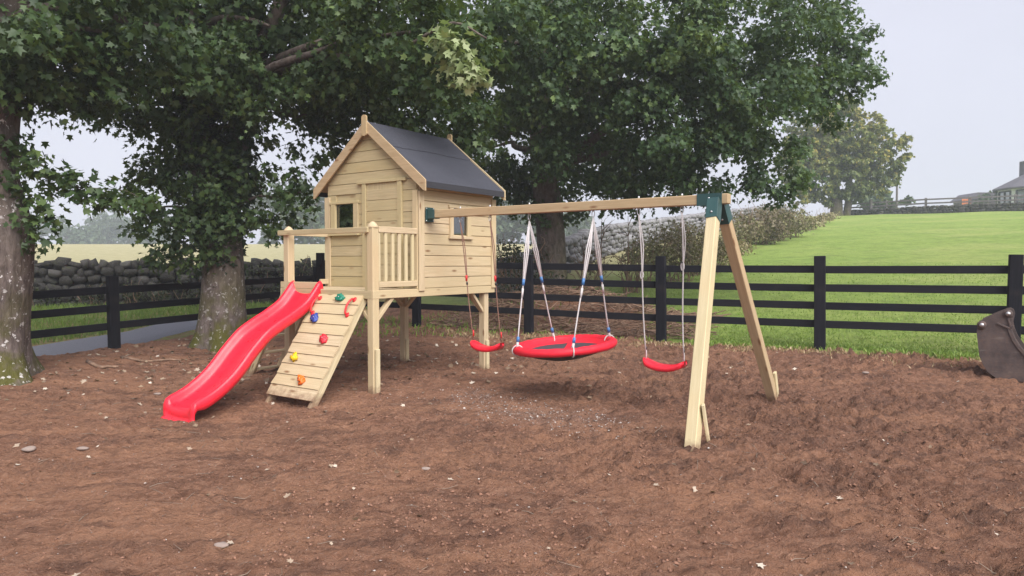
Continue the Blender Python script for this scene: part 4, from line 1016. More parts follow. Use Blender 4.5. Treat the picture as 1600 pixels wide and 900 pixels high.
# ivy-clad tree in the middle
b2 = np.array([-4.93, 12.1, gz(-4.93, 12.1) - .1])
t2 = [C(180, 110, 12, .9), C(300, 50, 11.5, 1.3), C(300, 160, 12, .85), C(420, 50, 11, 1.2), C(430, 130, 11.5, .75), C(540, 60, 10.5, 1.1), C(520, 150, 11.5, .65), C(640, 50, 10, 1.0), C(620, 140, 11, .65), C(570, 180, 12, .45), C(680, 120, 10, .5), C(735, 70, 9.5, .45),
      C(700, 180, 11.5, .6), C(650, 200, 12, .42), C(215, 185, 12, .40), C(480, 185, 12, .38), C(525, 205, 12, .24), C(380, 190, 11.8, .35), C(150, 175, 12, .3), C(610, 225, 12, .3), C(740, 220, 12, .5), C(690, 240, 12.3, .35),
      C(275, 215, 12, .5), C(335, 200, 11.8, .6), C(250, 270, 12, .36), C(310, 290, 11.6, .60), C(365, 280, 11.8, .42), C(245, 340, 11.8, .34), C(295, 350, 11.5, .45), C(350, 345, 11.6, .42), C(270, 392, 11.6, .28), C(325, 392, 11.6, .25), C(222, 270, 12, .22), C(212, 318, 11.8, .24),
      C(240, 410, 11.5, .18), C(300, 415, 11.5, .16), C(405, 340, 11.6, .26), C(440, 310, 11.5, .24), C(465, 285, 11.6, .22), C(482, 312, 11.6, .14), C(425, 272, 11.8, .15), C(455, 340, 11.6, .16), C(430, 365, 11.6, .13), C(200, 292, 12, .15), C(215, 365, 11.8, .16),
      C(420, 220, 11.9, .12), C(460, 235, 11.9, .14), C(500, 250, 11.9, .14), C(530, 240, 12, .12),
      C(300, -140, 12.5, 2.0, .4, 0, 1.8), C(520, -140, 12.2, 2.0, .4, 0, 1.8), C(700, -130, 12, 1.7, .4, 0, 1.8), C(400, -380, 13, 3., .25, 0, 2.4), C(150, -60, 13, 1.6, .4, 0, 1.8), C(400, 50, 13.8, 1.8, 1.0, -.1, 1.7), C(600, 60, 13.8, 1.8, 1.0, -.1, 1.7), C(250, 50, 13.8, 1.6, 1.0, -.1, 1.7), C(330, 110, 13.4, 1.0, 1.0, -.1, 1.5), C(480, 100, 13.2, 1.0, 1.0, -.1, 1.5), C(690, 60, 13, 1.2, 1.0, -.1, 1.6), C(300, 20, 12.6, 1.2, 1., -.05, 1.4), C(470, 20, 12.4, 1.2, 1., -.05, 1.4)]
P2 = [b2, b2 + [.02, 0, .5], at(348, 420, 12.1), at(340, 340, 12.1), at(322, 260, 12.1), at(305, 180, 12.1), at(290, 80, 12.1), at(280, -80, 12.2)]
P2b = [at(345, 360, 12.1), at(368, 300, 12.05), at(376, 240, 12.0), at(372, 180, 12.0), at(392, 110, 11.9), at(440, 0, 11.7), at(480, -120, 11.5)]
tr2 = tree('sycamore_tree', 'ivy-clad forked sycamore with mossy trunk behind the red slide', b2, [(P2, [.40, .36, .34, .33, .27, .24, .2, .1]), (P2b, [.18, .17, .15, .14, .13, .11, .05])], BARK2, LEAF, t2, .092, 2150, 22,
     [(at(372, 190, 12), at(540, 60, 10.5), .09), (at(385, 130, 11.9), at(690, 100, 9.6), .075), (at(300, 170, 12.1), at(180, 110, 12), .08), (at(392, 110, 11.9), at(640, 50, 10), .08), (at(372, 185, 12), at(480, 178, 11.9), .05),
      (at(290, 80, 12.1), at(420, 40, 11), .08), (at(330, 330, 12.0), at(235, 330, 11.7), .03), (at(370, 320, 12.0), at(470, 300, 11.5), .03), (at(590, 105, 9.9), at(760, 60, 9.0), .035)])
g = np.random.default_rng(5)      # ivy up both stems
iv = []
for (P, r) in ((P2, .42), (P2b, .26)):
    Q = crom(P, 6)
    for q in Q:
        if 1.35 < q[2] < 5.2: iv.append((q, r * (.75 if q[2] < 1.9 else 1.), .9))
V, F, T = crown(iv, .115, 1250, 31); kind(poly(tr2, 'ivy', V, F, LEAFI, False, attrs={'tone': T}), 'stuff')
V, F, T = crown([C(700, 80, 9.0, .22), C(725, 105, 9.0, .20), C(742, 118, 9.0, .14), C(690, 60, 9.0, .12)], .115, 1500, 32, .1); kind(poly(tr2, 'pale_sprig', V, F, LEAFP, False, attrs={'tone': T}), 'stuff')

# big tree behind the swings
b3 = np.array([.95, 16.9, gz(.95, 16.9) - .1])
t3 = [C(800, 90, 16, 1.8), C(800, 220, 17, 1.4), C(785, 290, 17.5, .7), C(860, 285, 17, 1.1), C(900, 110, 15, 2.0), C(950, 220, 15.5, 1.5), C(1000, 50, 14.5, 2.), C(1050, 160, 14.5, 1.5), C(1050, 270, 15, .8), C(960, 300, 16, .65), C(1125, 235, 15, 1.05), C(1150, 80, 15, 1.9),
      C(1175, 290, 15.5, .55), C(1205, 180, 15.5, 1.15), C(1240, 75, 16, 1.3), C(1210, 260, 15.5, .7), C(1290, 105, 16.5, 1.0), C(1325, 70, 16.5, .55), C(1360, 52, 16.5, .24), C(1345, 115, 16.5, .35), C(1275, 165, 16.5, .5), C(1225, 308, 15.5, .26), C(720, 240, 17, .8), C(760, 315, 17.5, .25),
      C(1115, 305, 15.5, .36), C(1000, 312, 16, .32), C(905, 322, 16.5, .3), C(1060, 315, 15.4, .22), C(840, 325, 16.8, .22), C(1375, 118, 16.5, .18), C(1340, 150, 16.5, .2), C(1290, 40, 16.3, .6), C(1310, 12, 16.2, .35), C(1300, 200, 16.5, .22), C(1245, 235, 15.8, .3),
      C(870, 240, 14.8, .8), C(1020, 220, 13.8, .7), C(930, 40, 13.6, 1.2, 1, .14), C(1060, 70, 13.4, .9, 1, .20), C(830, 30, 13, 1.0, 1, .10), C(1130, 160, 13.9, .7, 1, .10), C(860, 150, 14, .9), C(980, 140, 13.5, .7, 1, .05),
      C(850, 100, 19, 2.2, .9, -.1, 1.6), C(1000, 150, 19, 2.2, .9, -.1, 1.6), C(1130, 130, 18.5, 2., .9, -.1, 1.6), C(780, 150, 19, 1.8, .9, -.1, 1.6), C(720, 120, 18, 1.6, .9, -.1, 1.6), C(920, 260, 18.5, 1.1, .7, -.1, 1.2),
      C(850, -150, 16.5, 2.8, .35, 0, 1.9), C(1050, -150, 16.5, 2.8, .35, 0, 1.9), C(1190, -70, 16.5, 1.6, .4, 0, 1.8), C(950, -400, 17, 3.6, .25, 0, 2.4), C(720, -60, 16, 1.6, .4, 0, 1.8)]
P3 = [b3, b3 + [0, 0, .5], at(862, 400, 16.9), at(858, 330, 16.9), at(850, 260, 16.9), at(846, 170, 16.9), at(850, 60, 16.8), at(860, -120, 16.5)]
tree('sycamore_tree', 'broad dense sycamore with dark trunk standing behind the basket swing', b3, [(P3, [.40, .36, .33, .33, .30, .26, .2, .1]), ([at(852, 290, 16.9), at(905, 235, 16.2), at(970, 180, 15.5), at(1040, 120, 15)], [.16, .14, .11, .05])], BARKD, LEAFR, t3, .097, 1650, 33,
     [(at(850, 260, 16.9), at(1050, 250, 15), .10), (at(848, 200, 16.9), at(1200, 170, 15.5), .12), (at(848, 150, 16.9), at(1290, 100, 16.5), .12), (at(850, 240, 16.9), at(770, 230, 17.2), .09), (at(850, 90, 16.8), at(1000, 40, 14.5), .1), (at(846, 160, 16.9), at(780, 80, 16), .1),
      (at(905, 235, 16.2), at(900, 110, 15), .07), (at(850, 60, 13.6), at(720, 70, 12.6), .05)])
# yellowing tree at the top of the field
b4 = np.array([29.6, 65.5, gz(29.6, 65.5) - .2])
t4 = [C(1300, 205, 65, 2.6), C(1260, 230, 65, 2.2), C(1345, 225, 65, 2.4), C(1380, 255, 65, 1.8), C(1320, 180, 65, 1.8), C(1280, 280, 64, 1.8), C(1340, 280, 65, 1.7), C(1395, 215, 65, 1.3), C(1408, 250, 65, .8), C(1240, 270, 65, 1.6), C(1250, 200, 65, 1.3), C(1385, 285, 65, .9), C(1300, 250, 67, 2.4), C(1360, 195, 65, 1.3), C(1330, 165, 65, .9), C(1400, 275, 65, .6), C(1290, 310, 65, .8), C(1255, 305, 64, .9), C(1230, 240, 65, 1.2), C(1272, 255, 65, 1.8), C(1320, 252, 65, 2.0), C(1355, 255, 65, 1.8), C(1290, 225, 65, 2.2), C(1330, 296, 65, 1.2), C(1368, 298, 65, .8), C(1270, 290, 65, 1.4), C(1340, 240, 64, 1.6), C(1310, 305, 65, .9)]
tree('yellowing_tree', 'hazy sycamore with yellowing crown at the top of the green field', b4, [([b4, b4 + [0, 0, 1.6], at(1304, 290, 65.5), at(1302, 220, 65.5), at(1310, 170, 65)], [.55, .5, .42, .3, .08]), ([b4 + [.9, 0, 0], b4 + [1.1, 0, 1.6], at(1330, 270, 65.3), at(1360, 220, 65)], [.35, .32, .25, .08])], BARKD, LEAFY, t4, .30, 560, 44,
     [(at(1302, 270, 65.5), at(1260, 230, 65), .16), (at(1304, 260, 65.5), at(1380, 250, 65), .16)], simple_leaf=True, nseg=14, bright=-.02,
     tonefn=lambda P: .35 * sstep(8., 15, P[:, 2]) * (fbm(P[:, 0] * .5, P[:, 1] * .5, P[:, 2] * .5, 2) * 1.6))

def bush(name, label, clumps, mat, lsize, kd, seed, cat='bush', base=None, twigs=26, tw=TWIG, group=None):
    c0 = clumps[0][0]; b = base if base is not None else (c0[0], c0[1], gz(c0[0], c0[1])); root = thing(name, label, cat, b, group, 0, True); OFF[root.name] = np.array(b, float)
    g = np.random.default_rng(seed); V, F, T = crown(clumps, lsize, kd, seed, 0, True, .4, None, .10)
    kind(poly(root, 'foliage', V, F, mat, False, attrs={'tone': T}), 'stuff')
    parts = []
    for i in range(twigs):
        cl = clumps[g.integers(len(clumps))]; r = np.mean(cl[1]); e = cl[0] + unit(g.normal(size=3) + [0, 0, .6]) * r * g.uniform(.9, 1.25); s = np.array([cl[0][0] + g.normal(0, .25 * r), cl[0][1] + g.normal(0, .25 * r), gz(cl[0][0], cl[0][1]) - .05])
        P = limb_path(s, e, g, .3); parts.append(tube_vf(P, np.linspace(.012, .004, len(P)) * max(1, r), 4, False))
    V, F = join(parts); kind(poly(root, 'stems', V, F, tw), 'stuff')
    return root
def BB(d, s, h, r): p = HB + HT * d + HN * s; return (np.array([p[0], p[1], gz(p[0], p[1]) + h]), np.array(r))
def Q(px, py, d, r): return (at(px, py, d), np.array(r))
bush('bramble_bush', 'brown green bramble mound directly behind the A-frame legs', [Q(1045, 385, 20.5, (.9, .9, .75)), Q(1085, 378, 22, (1.0, 1.0, .85)), Q(1010, 398, 19.5, (.8, .8, .55)), Q(1110, 392, 22, (.8, .8, .6)), Q(1065, 405, 20.5, (1., .8, .6))], LEAFB, .080, 2600, 61, twigs=70)
bush('bramble_bush', 'rounded grey brown bramble thicket midway up the field edge', [Q(1185, 350, 33, (1.3, 1.3, 1.0)), Q(1215, 345, 35, (1.4, 1.4, 1.0)), Q(1160, 362, 31, (1.0, 1.0, .8)), Q(1240, 348, 37, (1.2, 1.2, .8)), Q(1200, 365, 33, (1.0, 1., .6))], LEAFB, .115, 1500, 62, twigs=60)
LEAFT = leafmat('tawny_scrub', (.16, .12, .065), (.27, .22, .115), (.36, .36, .15), .2)
bush('bramble_bush', 'low tawny scrub between the two bramble mounds', [Q(1132, 388, 26, (.8, .8, .35)), Q(1148, 388, 28, (.8, .8, .3)), Q(1122, 402, 24, (.7, .7, .3))], LEAFT, .10, 1300, 63)
bush('bramble_bush', 'hazy pale scrub running up to the yellowing tree', [Q(1262, 350, 43, (.8, 1.0, .4)), Q(1280, 343, 50, (.8, 1.2, .35)), Q(1295, 338, 57, (.8, 1.2, .35))], LEAFT, .15, 900, 64)
bush('hedge', 'dark leafy hedge between the playhouse and the big tree trunk', [C(790, 400, 16.8, np.array((.6, .5, .45))), C(825, 405, 16.6, np.array((.6, .5, .45))), C(760, 405, 17, np.array((.6, .5, .45))), C(800, 440, 16.4, np.array((.8, .5, .4))), C(850, 440, 16.0, np.array((.5, .4, .35)))], LEAFH, .075, 1500, 65, 'hedge', twigs=60)
bush('shrub', 'low ragged green shrub with bare stems right of the big trunk', [C(925, 412, 18.2, np.array((.5, .5, .3))), C(985, 415, 18.5, np.array((.5, .5, .28)))], LEAFB, .07, 700, 66, twigs=36, tw=TWIG)
wd_ = []
for k in range(26):
    t = np.random.default_rng(700 + k); u = t.uniform(.08, .75) * wl; q = wa + wt * u + wn_ * t.uniform(.30, .75); h = t.uniform(.05, .45); wd_.append((np.array([q[0], q[1], gz(*q) + h]), np.array((.34, .22, .28)) * t.uniform(.6, 1.2)))
for u, h in ((7.0, .9), (7.6, .75), (8.3, .95), (9.0, .8), (6.2, .6)): q = wa + wt * u + wn_ * .35; wd_.append((np.array([q[0], q[1], gz(*q) + h]), np.array((.45, .2, .32))))
bush('wall_weeds', 'dark straggling weeds and ivy growing along the foot of the left wall', wd_, LEAFH, .07, 1100, 67, 'weeds', twigs=60)
# leafless saplings by the wall
for i, (px, d, h, lab) in enumerate(((935, 17.6, 1.9, 'thin bare sapling just right of the dark tree trunk'), (978, 17.9, 2.0, 'thin bare sapling below the middle of the swing beam'), (905, 17.4, 1.4, 'short bare sapling touching the dark tree trunk'))):
    x = (px - 800) / FPX * d; z = gz(x, d); g = np.random.default_rng(80 + i); root = thing('bare_sapling', lab, 'sapling', (x, d, z), 'bare saplings by the stone wall', 0, True); OFF[root.name] = np.array([x, d, z])
    P = crom([(x, d, z - .1), (x + .05, d, z + h * .4), (x + g.normal(0, .08), d, z + h)], 5); tube(root, 'trunk', P, np.linspace(.026, .006, len(P)), TWIG, 6)
    parts = []
    for k in range(16):
        a = P[g.integers(3, len(P) - 1)]; e = a + unit(g.normal(size=3) * [1, .6, .3] + [0, 0, .8]) * g.uniform(.3, .8); q = limb_path(a, e, g, .1); parts.append(tube_vf(q, np.linspace(.010, .003, len(q)), 4, False))
    V, F = join(parts); kind(poly(root, 'twigs', V, F, TWIG), 'stuff')
# dead cut branches heaped behind the fence
g = np.random.default_rng(9); parts = []; bx_ = np.array([.4, 14.4])
for k in range(1700):
    u = g.uniform(-2.2, 3.0); wv = g.uniform(.25, 2.6); p = FA + FT * 3 - FTn * u + FN * wv; zz = gz(*p); hgt = .42 * math.exp(-((wv - 1.3) / .7) ** 2) * (1 - .25 * abs(u - .3)) * (.6 + .4 * g.random()); a = g.uniform(0, math.pi); L = g.uniform(.2, .8); dv = np.array([math.cos(a), math.sin(a) * .6, g.normal(0, .18)]) * L / 2
    c = np.array([p[0], p[1], zz + max(.02, hgt * g.random())]); q = np.array([c - dv, c + dv * .1 + g.normal(0, .03, 3), c + dv]); q[:, 2] = np.maximum(q[:, 2], zz + .005); parts.append(tube_vf(q, np.array([1, .8, .5]) * g.uniform(.004, .013), 4, False))
V, F = join(parts); c = np.array([bx_[0], bx_[1], gz(*bx_)]); br_ = link('brush_pile', mesh_np('brush_pile', V - c, F), TWIG, None, c); tag(br_, 'heap of dead reddish brown twigs behind the fence under the big tree', 'brush pile')

# far misty trees behind the pale field
def fartree(name, label, px, d, h, w, seed):
    x = (px - 800) / FPX * d; z = gz(x, d); b = np.array([x, d, z]); g = np.random.default_rng(seed); cl = []
    for k in range(14): cl.append((b + np.array([g.normal(0, .30 * w), g.normal(0, .25 * w), h * g.uniform(.10, .85)]), w * g.uniform(.16, .30)))
    tree(name, label, b, [([b, b + [0, 0, h * .35], b + [.1 * w, 0, h * .8]], [.3, .22, .05])], BARKD, LEAFF, cl, .75, 45, seed, None, True, .2, 'tree', 8)
fartree('misty_tree', 'faint misty tree at the left above the stone wall', 105, 175, 8.0, 12, 201); fartree('misty_tree', 'faint misty tree right of the leaf spray, left of the ivy trunk', 165, 190, 9.0, 13, 202)
fartree('misty_tree', 'pale misty tree just left of the ivy trunk', 228, 195, 6.0, 11, 203); fartree('misty_tree', 'misty bluish tree seen between ivy trunk and veranda post', 430, 120, 10.5, 11, 204)
fartree('misty_tree', 'misty bluish tree directly left of the playhouse wall', 488, 112, 10.0, 10.5, 205); fartree('misty_tree', 'misty tree glimpsed at the right corner of the playhouse', 800, 120, 8.5, 11, 206); fartree('misty_tree', 'misty tree glimpsed left of the basket swing ropes', 880, 135, 6.5, 11, 207)
fartree('misty_tree', 'small misty tree below the yellowing crown beside the pole', 1372, 76, 4.2, 3.2, 208)

# distant timber fence on the wall, pole, house
fr = thing('field_fence', 'distant grey timber fence on top of the far field wall', 'fence', (31, 66, gz(31, 66)), None, 0, True); OFF[fr.name] = np.array([31, 66, gz(31, 66)])
pts = []
for a, b in zip(FW[:-1], FW[1:]):
    a, b = np.array(a), np.array(b); n = max(1, int(np.linalg.norm(b - a) / 2.3)); pts += [a + (b - a) * i / n for i in range(n)]
pts.append(np.array(FW[-1])); pts = [p + [.35, .6] for p in pts]
for p in pts: z = gz(*p); box(fr, 'post', (p[0] - .08, p[0] + .08), (p[1] - .06, p[1] + .06), (z, z + 1.42), GREYT)
for a, b in zip(pts[:-1], pts[1:]):
    for h in (.95, 1.28): beam(fr, 'rail', (*(a - [0, .08]), gz(*a) + h), (*(b - [0, .08]), gz(*b) + h), .05, .13, GREYT)
pz = at(1401, 325, 72); pz[2] = gz(pz[0], pz[1]); pr_ = thing('utility_pole', 'slim dark pole standing beyond the far field wall', 'pole', tuple(pz), None, 0, True); OFF[pr_.name] = pz
tube(pr_, 'pole', [pz - [0, 0, .5], pz + [0, 0, 3], pz + [0, 0, 4.1 + (at(1401, 318, 72)[2] - pz[2])]], [.11, .10, .08], GREYT, 8); box(pr_, 'crossarm', (pz[0] - .3, pz[0] + .3), (pz[1] - .05, pz[1] + .05), (pz[2] + 3.6 + (at(1401, 318, 72)[2] - pz[2]), pz[2] + 3.7 + (at(1401, 318, 72)[2] - pz[2])), GREYT)
# gate at the end of the far wall
ga, gb = np.array([30.6, 67.0]), np.array([32.6, 65.2]); gr = thing('field_gate', 'small dark field gate beside the yellowing tree trunk', 'gate', (*ga, gz(*ga)), None, 0, True); OFF[gr.name] = np.array([*ga, gz(*ga)])
for p in (ga, gb): box(gr, 'gate_post', (p[0] - .10, p[0] + .10), (p[1] - .1, p[1] + .1), (gz(*p), gz(*p) + 1.6), GREYT)
for h in (.35, .65, .95, 1.25): beam(gr, 'bar', (*ga, gz(*ga) + h), (*gb, gz(*gb) + h), .05, .07, GREYT)
# house with conical bay
D_ = 78.; hc = at(1625, 305, D_); hz = gz(hc[0], hc[1]); zE = at(1600, 296, D_)[2]; zA = at(1600, 262, D_)[2]; Rr = (1625 - 1568) / FPX * D_
hs_ = thing('white_house', 'white rendered house with slate bay roof at the far right', 'house', (hc[0], hc[1], hz), None, 0, True); OFF[hs_.name] = np.array([hc[0], hc[1], hz])
NS = 10; V = []; F = []
ring = lambda r, z: [(hc[0] + r * math.cos(2 * math.pi * (i + .5) / NS), hc[1] + r * math.sin(2 * math.pi * (i + .5) / NS), z) for i in range(NS)]
V = ring(Rr, hz - 1) + ring(Rr, zE); F = [[i, (i + 1) % NS, NS + (i + 1) % NS, NS + i] for i in range(NS)]; poly(hs_, 'bay_wall', V, F, WHITEW)
V = ring(Rr * 1.13, zE - .05) + ring(Rr * 1.13, zE + .1) + ring(.3, zA) ; F = [[i, (i + 1) % NS, NS + (i + 1) % NS, NS + i] for i in range(NS)] + [[NS + i, NS + (i + 1) % NS, 2 * NS + (i + 1) % NS, 2 * NS + i] for i in range(NS)] + [list(range(2 * NS, 3 * NS)), list(range(NS))[::-1]]; rf_ = poly(hs_, 'roof', V, F, SLATE)
box(hs_, 'house_wall', (hc[0] + 3.4, hc[0] + 14), (hc[1] + .5, hc[1] + 9), (hz - 1, zE + .4), WHITEW)
prism(hs_, 'roof', [(hc[1] - .2, zE + .35), (hc[1] + 9.7, zE + .35), (hc[1] + 4.7, zE + 2.6)], 0, hc[0] + 3.0, hc[0] + 14.4, SLATE)
cp = at(1600, 260, D_ + 1.5); box(hs_, 'chimney', (cp[0] - .25, cp[0] + .65), (cp[1] - .4, cp[1] + .4), (zE + .6, at(1600, 249, D_)[2]), SLATE, .02)
for i in range(NS):
    a0, a1 = 2 * math.pi * (i + .5) / NS, 2 * math.pi * (i + 1.5) / NS; p = np.array([math.cos(a0), math.sin(a0)]); q = np.array([math.cos(a1), math.sin(a1)]); mid_ = (p + q) / 2
    if mid_[1] > .3: continue
    w0, w1 = hc[:2] + Rr * (p * .86 + q * .14), hc[:2] + Rr * (p * .14 + q * .86); o_ = mid_ * .03; zt = zE - .25; zb_ = zE - 1.75
    w = poly(hs_, 'window', [(*(w0 + o_), zb_), (*(w1 + o_), zb_), (*(w1 + o_), zt), (*(w0 + o_), zt)], [[0, 1, 2, 3]], GLASS)
    for t in (0, .5, 1): c = w0 + (w1 - w0) * t + o_ * 2; box(w, 'frame', (c[0] - .07, c[0] + .07), (c[1] - .07, c[1] + .07), (zb_, zt), DARKG)
    for z in (zb_, zt): beam(w, 'frame', (*(w0 + o_ * 2), z), (*(w1 + o_ * 2), z), .10, .12, DARKG)
sh = at(1532, 306, 84); sz = gz(sh[0], sh[1]); zr2 = at(1532, 301, 84)[2]
shd = thing('shed', 'small grey roofed shed left of the white house', 'shed', (sh[0], sh[1], sz), None, 0, True); OFF[shd.name] = np.array([sh[0], sh[1], sz])
box(shd, 'wall', (sh[0] - 1.3, sh[0] + 2.2), (sh[1], sh[1] + 3), (sz - 3, zr2 - .8), GREYT); prism(shd, 'roof', [(sh[0] - 1.6, zr2 - .8), (sh[0] + 2.5, zr2 - .8), (sh[0] + 1.6, zr2), (sh[0] - .5, zr2)], 1, sh[1] - .3, sh[1] + 3.3, SLATE)
def farbush(label, px, py, d, r, seed):
    c = at(px, py, d); bush('garden_bush', label, [(c, np.array((r, r, r * .8))), (c + [r * .8, 0, -r * .2], np.array((r * .8, r * .8, r * .6)))], LEAFF, .4, 90, seed, twigs=6)
farbush('hazy garden bush against the left side of the white house', 1553, 305, 80, 1.1, 301); farbush('low hazy garden bush behind the far fence rails', 1530, 313, 79, .8, 302)
p = at(1510, 316, 73); z = gz(p[0], p[1]); ob = thing('safety_netting', 'tiny patch of orange netting on the far fence', 'netting', (p[0], p[1], z), None, 0, True); OFF[ob.name] = np.array([p[0], p[1], z])
for i in range(5): box(ob, 'strip', (p[0] - .45, p[0] + .45), (p[1], p[1] + .02), (p[2] - .35 + i * .14, p[2] - .26 + i * .14), ORANGEP)
for i in range(4): box(ob, 'upright', (p[0] - .45 + i * .28, p[0] - .39 + i * .28), (p[1] - .02, p[1] - .001), (z, p[2] + .4), ORANGEP)

# ------------------------------------------------------------------ ground litter
def inyard(x, y, m=.1): dF, dL, _ = fields(x, y); return (dF < -m) & (dL < -m)
def scatter_rocks(name, n, sampler, smin, smax, mat, seed, flat=.6, tone=None):
    g = np.random.default_rng(seed); x, y = sampler(g, n); ok = inyard(x, y); x, y = x[ok], y[ok]; n = len(x); z = surf(x, y)
    O = np.array([(1, 0, 0), (0, 1, 0), (-1, 0, 0), (0, -1, 0), (0, 0, 1), (0, 0, -1), (.6, .6, .35), (-.6, .6, -.2)]); O = O[:6]
    s = smin + (smax - smin) * g.random(n) ** 3; V = O[None] * (1 + g.normal(0, .25, (n, 6, 3))) * s[:, None, None]; V[:, :, 2] *= flat
    a = g.random(n) * 6.28; ca, sa = np.cos(a)[:, None], np.sin(a)[:, None]; V = np.stack([V[:, :, 0] * ca * 1.3 - V[:, :, 1] * sa, V[:, :, 0] * sa * 1.3 + V[:, :, 1] * ca, V[:, :, 2]], -1)
    V += np.stack([x, y, z + s * flat * .35], 1)[:, None]
    T = np.array([[0, 1, 4], [1, 2, 4], [2, 3, 4], [3, 0, 4], [1, 0, 5], [2, 1, 5], [3, 2, 5], [0, 3, 5]]); F = (T[None] + (np.arange(n) * 6)[:, None, None]).reshape(-1, 3)
    t = np.repeat(np.clip(g.normal(.4, .25, n), 0, 1), 6); return kind(link(name, mesh_np(name, V.reshape(-1, 3), F, True, {'tone': t}), mat), 'stuff')
def uni(g, n):
    y = 2.6 + 11 * g.random(n) ** 1.3; x = (g.random(n) * 2 - 1) * y * .78; return x, y
def loc2w(lx, ly): c, s = math.cos(YAW), math.sin(YAW); return PX0 + c * lx - s * ly, PY0 + s * lx + c * ly
def rightish(g, n):
    y = 2.6 + 9 * g.random(n) ** 1.4; x = (g.random(n) * 1.25 - .45) * y * .8; k = fbm(x * 1.3, y * 1.3, None, 3) > .49; return x[k], y[k]
scatter_rocks('soil_clods', 16000, rightish, .002, .015, CLOD, 401, .7)
scatter_rocks('soil_crumbs', 12000, uni, .002, .012, CLOD, 402, .7)
scatter_rocks('pebbles', 3000, uni, .002, .010, PEB, 403, .55)
scatter_rocks('pale_gravel', 800, lambda g, n: loc2w(2.25 + g.normal(0, .65, n), .15 + g.normal(0, .28, n)), .004, .014, PEB, 404, .7)
scatter_rocks('pale_gravel', 300, lambda g, n: loc2w(1.2 + g.normal(0, .35, n), .5 + g.normal(0, .25, n)), .004, .013, PEB, 405, .7)
def litter(name, n, sampler, size, mat, seed, yard=True):
    g = np.random.default_rng(seed); x, y = sampler(g, n)
    if yard: ok = inyard(x, y, 0); x, y = x[ok], y[ok]
    n = len(x); P = np.stack([x, y, surf(x, y) + .012], 1); N = unit(np.array([0, 0, 1.]) + .35 * g.normal(size=(n, 3))); D = unit(g.normal(size=(n, 3)) * [1, 1, .1])
    V, F, T = leaf_mesh(P, N, D, size * g.uniform(.5, 1.2, n), np.clip(g.normal(.5, .25, n), 0, 1)); return kind(link(name, mesh_np(name, V, F, False, {'tone': T}), mat), 'stuff')
litter('fallen_leaves', 300, uni, .045, LITTER, 411)
litter('fallen_leaves', 520, lambda g, n: (g.normal(-2.2, 2.6, n), g.normal(11.2, 1.5, n)), .075, LITTER, 412)
litter('fallen_leaves', 260, lambda g, n: (g.normal(-5., 1.6, n), g.normal(9.6, 1.3, n)), .07, LITTER, 413)
for i, (px, py, s, lab) in enumerate(((45, 677, .085, 'pale flat stone lying in the soil at the far left'), (128, 675, .07, 'small pale stone right of the flat stone at far left'), (665, 721, .05, 'small rounded stone in the soil below the playhouse post'), (1366, 691, .06, 'pale stone chip in the soil right of the A-frame'), (345, 826, .06, 'whitish stone chip near the bottom left'), (1352, 590, .06, 'light stone by the fence between A-frame and bucket'), (246, 605, .06, 'little pale stone just left of the slide foot'))):
    r = ray(px, py); k = -CAM_H / r[2]; x, y = r[0] * k, r[1] * k; V, F = blob_vf((s * .75, s * .5, s * .26), 12, 8, .4, 1.4, i); V[:, 2] += 0
    tag(link('stone', mesh_np('stone', V, F, True, {'tone': np.full(len(V), .30)}), PEB, None, (x, y, float(surf(x, y)[0]) + s * .12)), lab, 'stone', 'loose stones in the soil')
for (p, q, r_, lab) in (((190, 567), (283, 568), .022, 'longer fallen stick lying between the two left trunks'), ((137, 573), (184, 580), .030, 'short thick fallen stick nearest the left trunk')):
    P = []
    for t in np.linspace(0, 1, 7):
        rr = ray(p[0] + (q[0] - p[0]) * t, p[1] + (q[1] - p[1]) * t + 2 * math.sin(t * 5)); k = -CAM_H / rr[2]; x, y = rr[0] * k, rr[1] * k; P.append((x, y, float(surf(x, y)[0]) + r_ * .7))
    P = np.array(P); v, f = tube_vf(P - P[3], np.linspace(r_, r_ * .5, 7), 8); tag(link('stick', mesh_np('stick', v, f, True), TWIG, None, P[3]), lab, 'stick')
g = np.random.default_rng(77); parts = []
for k in range(340):
    y = 2.8 + 9 * g.random() ** 1.3; x = (g.random() * 2 - 1) * y * .76
    if not inyard(np.array([x]), np.array([y]))[0]: continue
    a = g.random() * 3.14; L = g.uniform(.03, .16); q = np.array([[x - math.cos(a) * L / 2, y - math.sin(a) * L / 2], [x + g.normal(0, .012), y + g.normal(0, .012)], [x + math.cos(a) * L / 2, y + math.sin(a) * L / 2]])
    parts.append(tube_vf(np.column_stack([q, surf(q[:, 0], q[:, 1]) + .008]), np.array([1, .9, .5]) * g.uniform(.001, .0026), 4, False))
V, F = join(parts); kind(link('root_scraps', mesh_np('root_scraps', V, F), TWIGP), 'stuff')
# grass
def blades(name, n, sampler, h, seed, mat=GRASS, tb=0.):
    g = np.random.default_rng(seed); x, y = sampler(g, n); n = len(x); z = surf(x, y) - .01; a = g.random(n) * 6.28; hh = h * g.uniform(.4, 1.3, n); w = .006 + .006 * g.random(n)
    ln = g.normal(0, .45, (n, 2)) * hh[:, None]; B = np.stack([x, y, z], 1); s = np.stack([np.cos(a) * w, np.sin(a) * w, np.zeros(n)], 1)
    m1 = B + np.column_stack([ln * .35, hh * .6]); tp = B + np.column_stack([ln, hh]); V = np.stack([B - s, B + s, m1 + s * .7, m1 - s * .7, tp], 1).reshape(-1, 3)
    k = (np.arange(n) * 5)[:, None]; return kind(link(name, mesh_np(name, V, [np.array([[0, 1, 2, 3]]) + k, np.array([[3, 2, 4]]) + k], False, {'tone': np.repeat(np.clip(g.normal(.5, .2, n) + tb, 0, 1), 5)}), mat), 'stuff')
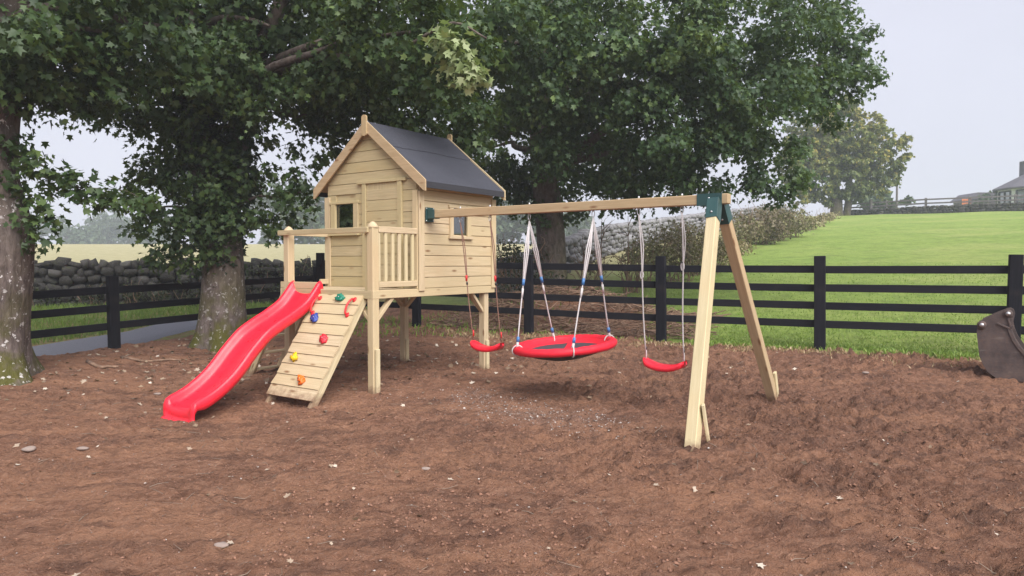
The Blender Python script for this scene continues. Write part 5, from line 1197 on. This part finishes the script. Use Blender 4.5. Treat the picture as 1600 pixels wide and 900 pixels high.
def fieldpts(g, n):
    d = 14 * g.random(n) ** 1.8 - .12; u = g.uniform(-4, 9.5, n) * (1 + d * .07); x = FA[0] + FTn[0] * u * .99 + FN[0] * d; y = FA[1] + FTn[1] * u * .99 + FN[1] * d
    dH = (x - HB[0]) * HN[0] + (y - HB[1]) * HN[1]; k = (dH > -.5) & ~((d < 3.4) & (x < 2.5) & (g.random(n) < .985)); k &= (d > .15) | (fbm(x * 3, y * 3, None, 2) > .5); return x[k], y[k]
blades('meadow_grass', 66000, fieldpts, .042, 421)
STRAW = leafmat('dead_grass', (.22, .14, .075), (.36, .25, .14), (.52, .40, .25), .1)
def edgept(g, n): d = g.normal(-.32, .22, n); u = g.uniform(-3, 9.0, n); x = FA[0] + FTn[0] * u + FN[0] * d; y = FA[1] + FTn[1] * u + FN[1] * d; k = (fbm(x * 2.5 + 5, y * 2.5, None, 3) > .48) & (d < .05); return x[k], y[k]
blades('dead_grass', 12000, edgept, .055, 425, STRAW)
def fencept(g, n): d = g.normal(.12, .16, n); u = g.uniform(-3, 10.5, n); x = FA[0] + FTn[0] * u + FN[0] * d; y = FA[1] + FTn[1] * u + FN[1] * d; k = (fbm(x * 2.2, y * 2.2, None, 2) > .47) & ((x > 2.1) | (g.random(n) < .10)); return x[k], y[k]
blades('fence_line_grass', 9000, fencept, .075, 422)
def vergept(g, n):
    d = g.uniform(.05, 8., n); u = g.uniform(-2, 8, n); x = CORNER[0] + LT[0] * u + LN[0] * d; y = CORNER[1] + LT[1] * u + LN[1] * d
    il = np.interp(y, le[:, 1], le[:, 0]); ir = np.interp(y, re[:, 1], re[:, 0]); k = ~((x > il - .05) & (y < 15.6)) & ~((x > il) & (x < ir) & (y < 17.2)) & (y < 21); return x[k], y[k]
blades('verge_grass', 34000, vergept, .12, 423, tb=-.32)  # blade tone lowered to paint in the shade on the verge
blades('shaded_grass', 1800, lambda g, n: (g.uniform(-4, 1.2, n), g.uniform(13.2, 16.2, n)), .10, 424, tb=-.15)

# ------------------------------------------------------------------ mist
hv = bpy.data.materials.new('mist'); hv.use_nodes = True; t = hv.node_tree; t.nodes.clear(); o_ = t.nodes.new('ShaderNodeOutputMaterial'); pv = t.nodes.new('ShaderNodeVolumePrincipled')
pv.inputs['Color'].default_value = (.84, .91, 1.0, 1); pv.inputs['Density'].default_value = .0016; pv.inputs['Anisotropy'].default_value = 0.0; t.links.new(pv.outputs[0], o_.inputs['Volume'])
V, F = chamfer(260, 190, 30, .01)
HZ = [(-170, -12, -9), (170, 240, 24)]
a, b = HZ; V = [(x, y, z) for x in (a[0], b[0]) for y in (a[1], b[1]) for z in (a[2], b[2])]
F = fixn(V, [[0, 1, 3, 2], [4, 5, 7, 6], [0, 1, 5, 4], [2, 3, 7, 6], [0, 2, 6, 4], [1, 3, 7, 5]])
kind(link('haze', mesh_np('haze', V, F), hv), 'stuff')
